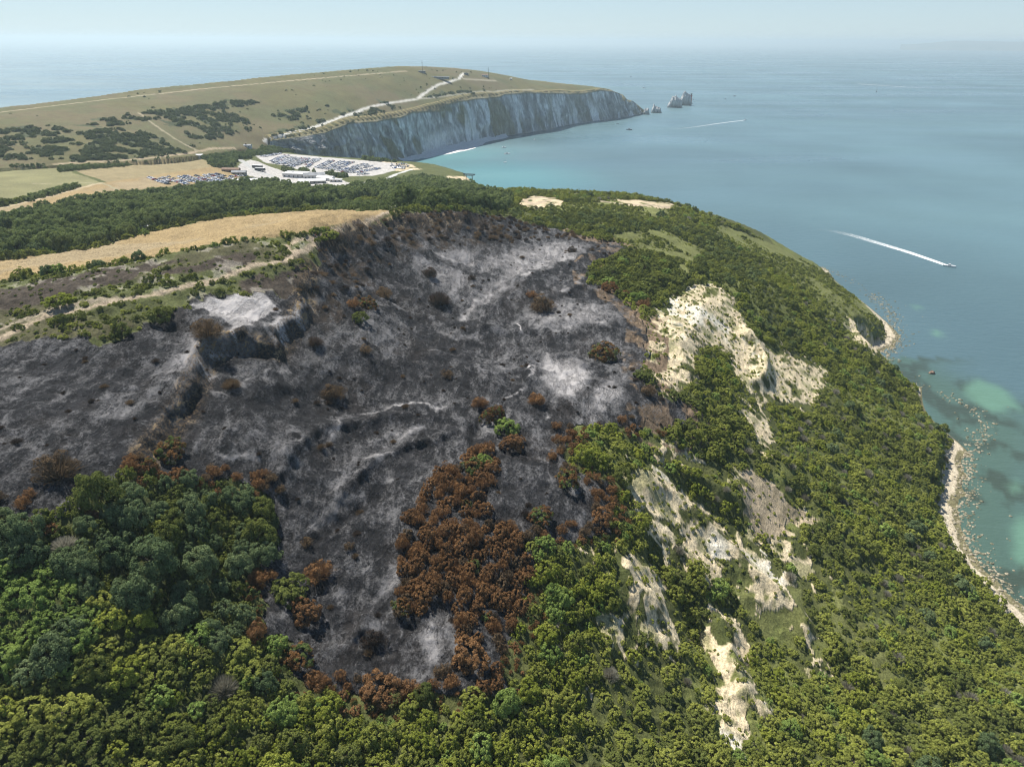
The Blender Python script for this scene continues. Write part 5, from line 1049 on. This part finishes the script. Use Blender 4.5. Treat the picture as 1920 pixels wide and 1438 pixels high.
# coaches
CO = plain('coach_body', (.05, .06, .07), .4)
for i, ((px, py), lab) in enumerate([((483, 316), 'dark coach with a white roof, the rear one of two in the coach park'), ((488, 321), 'dark coach with a white roof, the front one of two in the coach park')]):
    x, y, z = unp1(px, py); c = link('coach', None, None, (x, y, z + .1), label=lab, category='coach', group='coaches in the coach park'); c.rotation_euler[2] = R(-14)
    part('body', merge(box(-6, 6, -1.3, 1.3, .45, 2.0), box(-5.9, 5.9, -1.25, 1.25, 2.7, 3.15)), CO, c); part('window', box(-5.95, 5.95, -1.27, 1.27, 2.0, 2.7), GLS, c); part('roof', box(-5.8, 5.8, -1.15, 1.15, 3.15, 3.35), WHT, c)
    for sx in (-3.8, 4):
        for sy in (-1.2, 1.2): v, f = lathe([(.01, -.15), (.5, -.15), (.5, .15), (.01, .15)], 12); part('wheel', ([(sx + a, sy + q, .5 + b) for a, b, q in v], f), TYR, c)
# buildings
ROOFW = worn('pale_roof', (.60, .60, .58), (.74, .74, .72), .3); ROOFG = worn('grey_roof', (.22, .23, .24), (.34, .35, .36), .3); ROOFB = worn('brown_roof', (.16, .10, .07), (.26, .17, .11), .4)
WALLW = worn('white_wall', (.55, .55, .52), (.68, .67, .64), .4); WALLB = worn('brick_wall', (.22, .15, .11), (.32, .22, .16), .6); WALLG = worn('stone_wall', (.24, .23, .21), (.36, .35, .32), .5)
def building(px, py, L_, W, H_, rot, roof, rm, wm, label, nwin=4, name='visitor_building', cat='building', r=None, chim=0):
    if r is None: x, y, z = unp1(px, py)
    else: x, y, _ = [float(q) for q in at_r(px, py, r)]; z = float(Hq(np.array([x]), np.array([y]))[0])
    b = link(name, None, None, (x, y, z - .1), label=label, category=cat); b.rotation_euler[2] = R(rot)
    part('wall', box(-L_ / 2, L_ / 2, -W / 2, W / 2, -1.5, H_), wm, b)
    e = .5
    if roof == 'flat': rf = part('roof', merge(box(-L_ / 2 - e, L_ / 2 + e, -W / 2 - e, W / 2 + e, H_, H_ + .35), box(-L_ * .2, -L_ * .1, -.8, .8, H_ + .35, H_ + 1.1)), rm, b)
    else:
        rh = W * .26; V = [(-L_ / 2 - e, -W / 2 - e, H_), (L_ / 2 + e, -W / 2 - e, H_), (L_ / 2 + e, W / 2 + e, H_), (-L_ / 2 - e, W / 2 + e, H_), (-L_ / 2 - e, 0, H_ + rh), (L_ / 2 + e, 0, H_ + rh)]
        rf = link('roof', None, b)
        bpy.data.objects.remove(rf); me = bpy.data.meshes.new('roof'); me.from_pydata(V, [], [(0, 1, 5, 4), (2, 3, 4, 5), (0, 4, 3), (1, 2, 5), (3, 2, 1, 0)]); me.materials.append(rm); rf = link('roof', me, b)
    for k in range(chim): part('chimney', box(-L_ / 3 + k * L_ * .6, -L_ / 3 + k * L_ * .6 + 1.2, -.6, .6, H_, H_ + W * .26 + 1.5), WALLB, rf)
    for k in range(nwin):
        u = -L_ / 2 + (k + .5) * L_ / nwin
        if k == nwin // 2: part('door', box(u - .6, u + .6, -W / 2 - .08, -W / 2 + .05, 0, 2.1), DKG, b)
        else: part('window', box(u - .8, u + .8, -W / 2 - .06, -W / 2 + .05, 1.0, min(2.2, H_ - .3)), GLS, b)
    return b
building(556, 331, 25, 15, 4.0, -8, 'flat', ROOFW, WALLW, 'flat white roofed hall, largest block of the visitor centre', 5)
building(590, 334, 22, 9, 3.6, 14, 'gable', ROOFG, WALLW, 'grey gabled building between the white hall and the cafe roofs', 6)
building(586, 344.5, 26, 7, 3.2, 10, 'gable', ROOFW, WALLG, 'long white gabled roof nearest the wood in the visitor centre', 6)
building(611, 338.5, 18, 7, 3.2, -16, 'gable', ROOFW, WALLW, 'white gabled wing at the right end of the visitor centre', 4)
building(568, 349, 12, 6, 3.0, 8, 'flat', ROOFW, WALLW, 'small pale kiosk at the front edge of the visitor centre', 3)
building(630, 341.5, 12, 4, 2.6, -2, 'flat', ROOFW, WALLW, 'narrow white kiosk beside the walkway to the right', 3)
building(434, 323, 18, 6, 3.2, -4, 'gable', ROOFB, WALLB, 'low brown roofed shed beside the coach park', 3, 'shed', 'shed')
building(449, 328, 14, 6, 3.0, 4, 'gable', ROOFG, WALLG, 'green grey shed next to the brown roofed shed', 3, 'shed', 'shed')
building(462, 343, 30, 8, 3.0, -3, 'flat', ROOFW, WALLW, 'long pale flat roof at the near side of the coach park', 4)
building(375, 296, 7, 5, 3, 10, 'gable', ROOFW, WALLW, 'tiny white cottage at the left edge of the trees under the down', 2, 'cottage', 'cottage')
building(465, 277, 9, 5, 3, 0, 'gable', ROOFG, WALLW, 'grey roofed cottage among the trees under the down', 2, 'cottage', 'cottage', None, 1)
building(328, 410.5, 9, 5, 2.6, 12, 'gable', ROOFW, WALLW, 'small pale roofed house half hidden at the edge of the wood', 2, 'cottage', 'cottage')
building(272, 432, 8, 4, 2.4, 12, 'flat', ROOFW, WALLW, 'low white hut at the field edge of the wood', 2, 'hut', 'hut')
building(822, 136, 44, 8, 3.0, 4, 'flat', ROOFG, WALLG, 'long dark low battery building on top of the down', 8, 'battery_building', 'building', 1560)
building(791, 133, 14, 7, 2.8, 0, 'flat', ROOFG, WALLG, 'small square building below the mast on the skyline', 3, 'battery_building', 'building', 1570)
building(874, 135, 10, 6, 3, 0, 'flat', ROOFG, WALLG, 'hut at the top end of the white road', 3, 'battery_building', 'building', 1660)
building(909, 139, 14, 7, 4, 0, 'gable', ROOFB, WALLW, 'lookout building beside the smaller mast', 3, 'battery_building', 'building', 1700)
building(1104, 171, 34, 12, 3, -10, 'flat', ROOFG, WALLG, 'low old fort buildings above the cliff tip', 5, 'fort_building', 'building', 1925)
building(1118, 169, 9, 8, 7, -10, 'flat', DKG, WALLG, 'dark square tower at the old fort', 2, 'fort_tower', 'tower', 1950)
building(958, 168, 5, 4, 3, 0, 'gable', ROOFW, WALLW, 'tiny white hut alone on the down above the cliff', 2, 'hut', 'hut', 1770)
for px, py, r, h, lab in ((792, 133, 1560, 26, 'tall thin mast on the skyline of the down'), (916, 139, 1700, 22, 'shorter mast right of the lookout building')):
    x, y, _ = [float(q) for q in at_r(px, py, r)]; z = float(Hq(np.array([x]), np.array([y]))[0]); m = link('radio_mast', None, None, (x, y, z), label=lab, category='mast', group=None) if False else link('radio_mast', None, None, (x, y, z), label=lab, category='mast')
    part('pole', lathe([(.45, -1), (.35, h * .5), (.2, h), (.01, h + .2)], 8), DKG, m); part('crossarm', merge(beam((-2, 0, h * .8), (2, 0, h * .8), .3), beam((0, -2, h * .62), (0, 2, h * .62), .3)), DKG, m)
# chairlift pylon on the cliff edge
x, y, z = unp1(880, 341); py_ = link('chairlift_pylon', None, None, (x, y, z), label='dark chairlift pylon with wide crossbars on the sandy cliff edge', category='pylon'); py_.rotation_euler[2] = R(-20)
for q in (-4.2, 4.2): part('leg', beam((q, 0, -2), (q * .8, 0, 7.5), .55), DKG, py_)
part('crossbar', merge(beam((-7, 0, 7.5), (7, 0, 7.5), .55), beam((-7, -1, 8.6), (7, -1, 8.6), .45)), DKG, py_); part('cable_guide', merge(beam((-6, -2, 8), (-6, 2.4, 8), .5), beam((6, -2, 8), (6, 2.4, 8), .5)), DKG, py_); part('platform', box(-6, 6, -2.2, -1.6, 6.6, 7.0), DKG, py_)
# benches and walkers at the viewpoint
def person(px, py, top, leg, label, pose):
    x, y, z = unp1(px, py); m1, m2, sk, hr = plain('cloth', top), plain('trousers', leg), plain('skin', (.45, .28, .2)), plain('hair', (.05, .03, .02))
    g = 0.30 * pose; J = [(0, 0, .95), (0, 0, 1.2), (0, .0, 1.42), (0, 0, 1.52), (0, 0.02, 1.66), (-.2, 0, 1.40), (-.26, g * .5, 1.12), (-.24, g, .86), (.2, 0, 1.40), (.26, -g * .5, 1.12), (.24, -g, .86), (-.1, 0, .9), (-.11, -g * .6, .48), (-.11, -g, .04), (.1, 0, .9), (.11, g * .6, .48), (.11, g, .04), (-.11, -g + .16, .03), (.11, g + .16, .03)]
    E = [(0, 1), (1, 2), (2, 3), (3, 4), (2, 5), (5, 6), (6, 7), (2, 8), (8, 9), (9, 10), (0, 11), (11, 12), (12, 13), (0, 14), (14, 15), (15, 16), (13, 17), (16, 18)]; rr = [.15, .15, .13, .06, .11, .07, .05, .035, .07, .05, .035, .09, .065, .045, .09, .065, .045, .04, .04]
    me = bpy.data.meshes.new('person'); me.from_pydata(J, E, []); o = link('person', me, None, (x, y, z + .02), label=label, category='person'); o.rotation_euler[2] = R(40 * pose)
    sm = o.modifiers.new('skin', 'SKIN'); 
    for v, r_ in zip(me.skin_vertices[0].data, rr): v.radius = (r_, r_ * .85)
    me.skin_vertices[0].data[0].use_root = True; o.modifiers.new('sub', 'SUBSURF').levels = 1; o.modifiers['sub'].render_levels = 1
    me.materials.append(m1); part('hair', lathe([(.01, 1.79), (.07, 1.77), (.105, 1.70), (.10, 1.63)], 10), hr, o); part('trousers', merge(*[beam(a, b, .2) for a, b in (((-.1, 0, .95), (-.11, -g, .12)), ((.1, 0, .95), (.11, g, .12)))]), m2, o)
person(589, 446, (.10, .12, .2), (.03, .03, .05), 'walker in dark blue standing on the pale path at the viewpoint', .5); person(592.5, 446, (.5, .1, .1), (.08, .08, .1), 'walker in a red top beside the blue one at the viewpoint', .3)
WOOD = worn('bench_wood', (.16, .11, .07), (.26, .19, .12), 3)
for px, py, lab in ((612, 440, 'wooden bench beside the path bend above the burn'), (620, 437, 'second wooden bench further right on the path above the burn')):
    x, y, z = unp1(px, py); b = link('park_bench', None, None, (x, y, z), label=lab, category='bench', group='benches at the viewpoint'); b.rotation_euler[2] = R(20)
    part('seat', box(-.9, .9, -.22, .22, .42, .47), WOOD, b); part('backrest', box(-.9, .9, .2, .26, .55, .9), WOOD, b)
    for q in (-.75, .75): part('leg', merge(beam((q, -.18, -.1), (q, -.18, .42), .08), beam((q, .23, -.1), (q, .23, .9), .08)), WOOD, b)
# fence posts line on the field edge
# boats
HULLW = plain('white_hull', (.80, .80, .78), .3); HULLD = plain('dark_hull', (.05, .07, .10), .3); CABM = plain('cabin', (.62, .64, .64), .35); SAILM = plain('sail', (.66, .66, .62), .8); TANR = plain('rubber_tube', (.25, .25, .26), .5)
def boat(px, py, Lb, rot, kind, label, hull=HULLW, wake=False):
    x, y = [float(q) for q in at_z(px, py, 0.0)]; b = link({'motor': 'motor_boat', 'sail': 'sailing_boat', 'speed': 'speed_boat', 'ship': 'ship'}[kind], None, None, (x, y, 0), label=label, category={'sail': 'sailing boat', 'ship': 'ship'}.get(kind, 'boat')); b.rotation_euler[2] = R(rot)
    W = Lb * (.30 if kind != 'ship' else .16); D = Lb * .11; n = 12; V = []; F = []
    for i in range(n + 1):
        t = i / n; xx = (t - .5) * Lb; w = W / 2 * (1 - max(0, (t - .45) / .55) ** 2.2) * (.86 + .14 * min(1, t * 4)); zt = D * (1 + .45 * t * t)
        V += [(xx - .05 * Lb * (1 - t) * 0, -w, zt), (xx, -w * .72, -.15), (xx, w * .72, -.15), (xx, w, zt), (xx, w * .86, zt - .12), (xx, -w * .86, zt - .12)]
    for i in range(n):
        for j in range(6): a = i * 6 + j; c = i * 6 + (j + 1) % 6; F.append((a, c, c + 6, a + 6))
    F.append((0, 5, 4, 3)); F.append((0, 3, 2, 1)); part('hull', (V, F), hull, b)
    if kind in ('motor', 'ship', 'speed'):
        c0, c1 = (-.22, .18) if kind == 'motor' else ((-.42, -.2) if kind == 'ship' else (-.12, .12)); hC = Lb * (.13 if kind != 'ship' else .12)
        V, F = box(c0 * Lb, c1 * Lb, -W * .3, W * .3, D * .9, D + hC); V = [(a - (.06 * Lb if q > D and a > 0 else 0), b_ * (.85 if q > D else 1), q) for a, b_, q in V]; part('cabin', (V, F), CABM, b)
        part('windscreen', box(c0 * Lb + .03 * Lb, c1 * Lb - .085 * Lb, -W * .275, W * .275, D + hC * .45, D + hC * .8), GLS, b)
    if kind == 'sail':
        part('mast', beam((.05 * Lb, 0, D), (.05 * Lb, 0, Lb * 1.3), Lb * .014), DKG, b); part('boom', beam((.05 * Lb, 0, D + .9), (-.38 * Lb, .06 * Lb, D + .9), Lb * .012), DKG, b)
        if wake: part('sail', ([(.04 * Lb, 0, D + 1.1), (-.37 * Lb, .06 * Lb, D + 1.1), (-.14 * Lb, .07 * Lb, Lb * .75), (.04 * Lb, 0, Lb * 1.27), (.08 * Lb, 0, Lb * 1.15), (.5 * Lb, 0, D + .5), (.3 * Lb, .03 * Lb, D + 1), (.08 * Lb, .01, D + 1.4)], [(0, 1, 2, 3), (4, 5, 6, 7)]), SAILM, b)
        else: part('sail_cover', beam((.03 * Lb, 0, D + 1.15), (-.35 * Lb, .05 * Lb, D + 1.1), Lb * .03), SAILM, b)
    return b
boat(951, 289.5, 12, -8, 'motor', 'largest white cabin cruiser moored in the bay below the cliffs'); boat(945, 277.5, 9, -12, 'motor', 'small white cabin boat just beyond the large cruiser')
boat(947, 305, 7, 40, 'sail', 'little white yacht nearest the beach side of the moorings'); boat(1002, 262.5, 8, 70, 'motor', 'white boat moored alone right of the others under the cliff')
boat(1180, 244, 14, -20, 'motor', 'dark boat heading out from the middle of the bay', HULLD); boat(1158, 233, 7, 10, 'motor', 'tiny dark boat close under the far cliff', HULLD)
boat(1397, 226, 9, 18, 'speed', 'white speedboat at the right end of the far wake'); boat(1377, 181, 13, 10, 'motor', 'small dark boat on the open water right of the lighthouse', HULLD); boat(1360, 186, 7, 10, 'motor', 'speck of a boat left of the dark one beyond the lighthouse', HULLD)
boat(1207, 165.5, 16, 5, 'motor', 'white boat far out beyond the cliff tip'); boat(1183, 145, 12, 0, 'motor', 'distant dark boat far beyond the headland', HULLD)
boat(1643.5, 173, 16, 60, 'sail', 'yacht with raised sails on the open sea at the right', HULLD, True); boat(1780, 500, 11, -38, 'speed', 'white speedboat at the head of the long double wake'); boat(828, 104, 40, 90, 'ship', 'faint ship on the far sea above the down', HULLD); boat(1300, 187.5, 9, 0, 'speed', 'white boat passing just right of the lighthouse')
def buoy(px, py, h, lab):
    x, y = [float(q) for q in at_z(px, py, 0.0)]; b = link('navigation_buoy', None, None, (x, y, 0), label=lab, category='buoy', group='buoys on the open sea')
    part('float', lathe([(1.6, -.5), (1.6, 1.1), (.4, 1.4)], 14), DKG, b); part('tower', lathe([(.9, 1.2), (.35, h * .8), (.7, h * .8), (.05, h)], 8), DKG, b)
buoy(1541, 156, 11, 'dark navigation buoy left of the yacht with raised sails'); buoy(1451, 137, 10, 'far dark buoy to the left of the nearer one')
# foam left by boats
def foam_mat():
    m, nt, out = new_mat('foam'); d = N(nt, 'ShaderNodeBsdfDiffuse'); d.inputs[0].default_value = (.72, .76, .76, 1); tr = N(nt, 'ShaderNodeBsdfTransparent'); mx = N(nt, 'ShaderNodeMixShader'); at = N(nt, 'ShaderNodeAttribute', attribute_name='den')
    ge = N(nt, 'ShaderNodeNewGeometry'); nz = N(nt, 'ShaderNodeTexNoise'); nz.inputs['Scale'].default_value = .55; nz.inputs['Detail'].default_value = 4; L(nt, ge.outputs['Position'], nz.inputs[0])
    su = N(nt, 'ShaderNodeMath', operation='ADD'); L(nt, at.outputs['Fac'], su.inputs[0]); L(nt, nz.outputs[0], su.inputs[1]); mr = N(nt, 'ShaderNodeMapRange'); mr.inputs[1].default_value = .75; mr.inputs[2].default_value = 1.25; L(nt, su.outputs[0], mr.inputs[0])
    L(nt, mr.outputs[0], mx.inputs[0]); L(nt, tr.outputs[0], mx.inputs[1]); L(nt, d.outputs[0], mx.inputs[2]); L(nt, mx.outputs[0], out.inputs[0]); return m
FOAM = foam_mat()
def wake(pts, w0, w1, dens, lab, tracks=((-.55, .3), (.55, .3), (0, .35))):
    a = np.array(pts, float); X, Y = at_z(a[:, 0], a[:, 1], 0.0); n = 120; t = np.linspace(0, len(a) - 1, n); X = np.interp(t, range(len(a)), X); Y = np.interp(t, range(len(a)), Y); X = smoothv(X, 6); Y = smoothv(Y, 6)
    dx, dy = np.gradient(X), np.gradient(Y); q = np.hypot(dx, dy); nx_, ny_ = -dy / q, dx / q; f = np.linspace(0, 1, n); w = w0 + (w1 - w0) * f; M = 17; V = []; D = []
    for k in range(M):
        u = -1 + 2 * k / (M - 1); V.append(np.stack([X + nx_ * w * u, Y + ny_ * w * u, np.full(n, .012) + .10 * np.exp(-((abs(u) - .5) / .2) ** 2) * (1 - f)], 1)); g = sum(np.exp(-((u - c) / s_) ** 2) for c, s_ in tracks); D.append(np.clip(g, 0, 1) * dens * (1 - f) ** .8 * (1 - abs(u) ** 8))
    i = (np.arange(M - 1)[:, None] * n + np.arange(n - 1)[None]).ravel(); me = np_mesh('boat_wake', np.concatenate(V), np.stack([i, i + 1, i + n + 1, i + n], 1), [FOAM], True); attr(me, 'den', np.concatenate(D)); link('boat_wake', me, kind='stuff', label=lab, category='wake')
wake([(1779,499.5),(1750,489),(1700,472),(1650,457),(1600,442),(1560,433),(1500,424)], 3.2, 9.5, .9, 'double white wake trailing the speedboat towards the headland')
wake([(1396,226),(1370,229),(1340,233),(1300,239),(1260,243),(1185,244)], 2.5, 8, .72, 'long thin white wake crossing the bay')
wake([(1299,187.5),(1270,186),(1230,186),(1180,187)], 2.5, 5, .6, 'faint wake behind the chalk stacks'); wake([(1605,157.5),(1700,164),(1800,168.5),(1918,173)], 10, 9, .62, 'broken line of white water near the yacht'); wake([(1171,178.5),(1230,178.5),(1290,180)], 3, 3, .4, 'thin far wake left of the lighthouse')
# stones of the shore
STONE = worn('shore_stone', (.24, .21, .14), (.42, .37, .27), 1.2); STD = worn('weedy_stone', (.10, .10, .06), (.24, .22, .15), 1.2)
def stone(seed):
    r_ = random.Random(seed); V = []; F = []; n, m = 8, 6
    for i in range(m + 1):
        for k in range(n): a = 2 * math.pi * k / n; p_ = math.pi * i / m; q = 1 + .35 * (r_.random() - .5); V.append((q * math.sin(p_) * math.cos(a), q * .8 * math.sin(p_) * math.sin(a), .62 * q * math.cos(p_)))
    for i in range(m):
        for k in range(n): F.append((i * n + k, (i + 1) * n + k, (i + 1) * n + (k + 1) % n, i * n + (k + 1) % n))
    return V, F
ST = [stone(s_) for s_ in range(6)]; SMS = [np_mesh('shore_boulder', *ST[k], [STONE if k < 4 else STD]) for k in range(6)]
CP = np.array(COAST_PX, float); rc = random.Random(12); cand = []
def coast_at(t): return np.interp(t, range(len(CP)), CP[:, 0]), np.interp(t, range(len(CP)), CP[:, 1])
for _ in range(3000):
    t = rc.random() * (len(CP) - 1); px, py = coast_at(t); x, y = [float(q) for q in at_z(px, py, 0.0)]; dens = .35 + 1.3 * (3 < t < 8.6) + 1.1 * (12 < t < 16) + .9 * (16 < t < 22); 
    if rc.random() > dens / 1.7: continue
    off = rc.gauss(0, 1) * (4.6 if (3 < t < 9 or 12 < t < 15) else 3.0) + 1.0 + (rc.random() ** 3 * 26 if rc.random() < .10 else 0); x += off * .93; y += off * .25 + rc.gauss(0, 4); z = float(Hq(np.array([x]), np.array([y]))[0])
    if z < -6.5 or z > 3: continue
    s_ = .28 + .72 * rc.random() ** 2.5; zz = z if z > -.1 else (-.15 * s_ + .25 * (rc.random() - .6)); cand.append((s_ / math.hypot(x, y, CAM_Z), x, y, zz, s_, z))
cand.sort(reverse=True); bld = 0
ZN = [(500, 'on the far beach under the grassy slope'), (600, 'on the far boulder point'), (680, 'on the shore below the sand slip'), (780, 'beside the narrow pinkish beach'), (860, 'on the rocky spit'), (940, 'on the shore just past the rocky spit'), (1030, 'scattered below the steep scrub'), (1200, 'near the sandy end of the beach')]
SP = []
for d_, x, y, zz, s_, z in cand:
    k = rc.randrange(4) if z > -.3 else rc.randrange(2, 6)
    if bld < 280:
        _, py_c, _ = proj(np.array([x]), np.array([y]), np.array([zz])); zn = next((b for a, b in ZN if py_c[0] < a), ZN[-1][1])
        o = link('shore_boulder', SMS[k], None, (x, y, zz), label=('dark weedy' if k > 3 else 'pale') + (' large' if s_ > .85 else ' small' if s_ < .55 else '') + ' boulder ' + zn + (' lying in the water' if z < 0 else ' above the waterline'), category='boulder', group='boulders along the shore'); o.scale = (s_, s_, s_); o.rotation_euler[2] = rc.random() * 6.28; bld += 1
    else: SP.append((x, y, zz, s_, k))
V = []; F = []; mi = []
for x, y, z, s_, k in SP:
    o = len(V); V += [(x + a * s_, y + b * s_, z + c * s_) for a, b, c in ST[k][0]]; F += [tuple(i + o for i in f) for f in ST[k][1]]; mi += [0 if k < 4 else 1] * len(ST[k][1])
link('shore_stones', np_mesh('shore_stones', V, F, [STONE, STD], False, mi), kind='stuff', label='loose stones strewn along the whole shore', category='stones')
x, y = [float(q) for q in at_z(1747, 700, 0.0)]; o = link('sea_rock', np_mesh('sea_rock', *ST[1], [WALLB]), None, (x, y, .3), label='single reddish rock standing in the sea off the narrow beach', category='rock'); o.scale = (2.3, 1.8, 2.4)
# ------------------------------------------------------------------ haze
hm, nt, out = new_mat('haze_air'); pv = N(nt, 'ShaderNodeVolumePrincipled')
pv.inputs['Color'].default_value = (.76, .94, 1.0, 1); pv.inputs['Density'].default_value = HAZE; pv.inputs['Anisotropy'].default_value = .3
L(nt, pv.outputs[0], out.inputs['Volume'])
W_ = 160000.0; zt = 258.0; zb = -12.0
V = [(x, y, z) for z in (zb, zt) for x, y in ((-W_, -2000), (W_, -2000), (W_, W_), (-W_, W_))]
F = [(3, 2, 1, 0), (4, 5, 6, 7), (0, 1, 5, 4), (1, 2, 6, 5), (2, 3, 7, 6), (3, 0, 4, 7)]
link('haze', np_mesh('haze', V, F, [hm]), kind='stuff', label='pale sea haze thinning out over the water', category='haze')
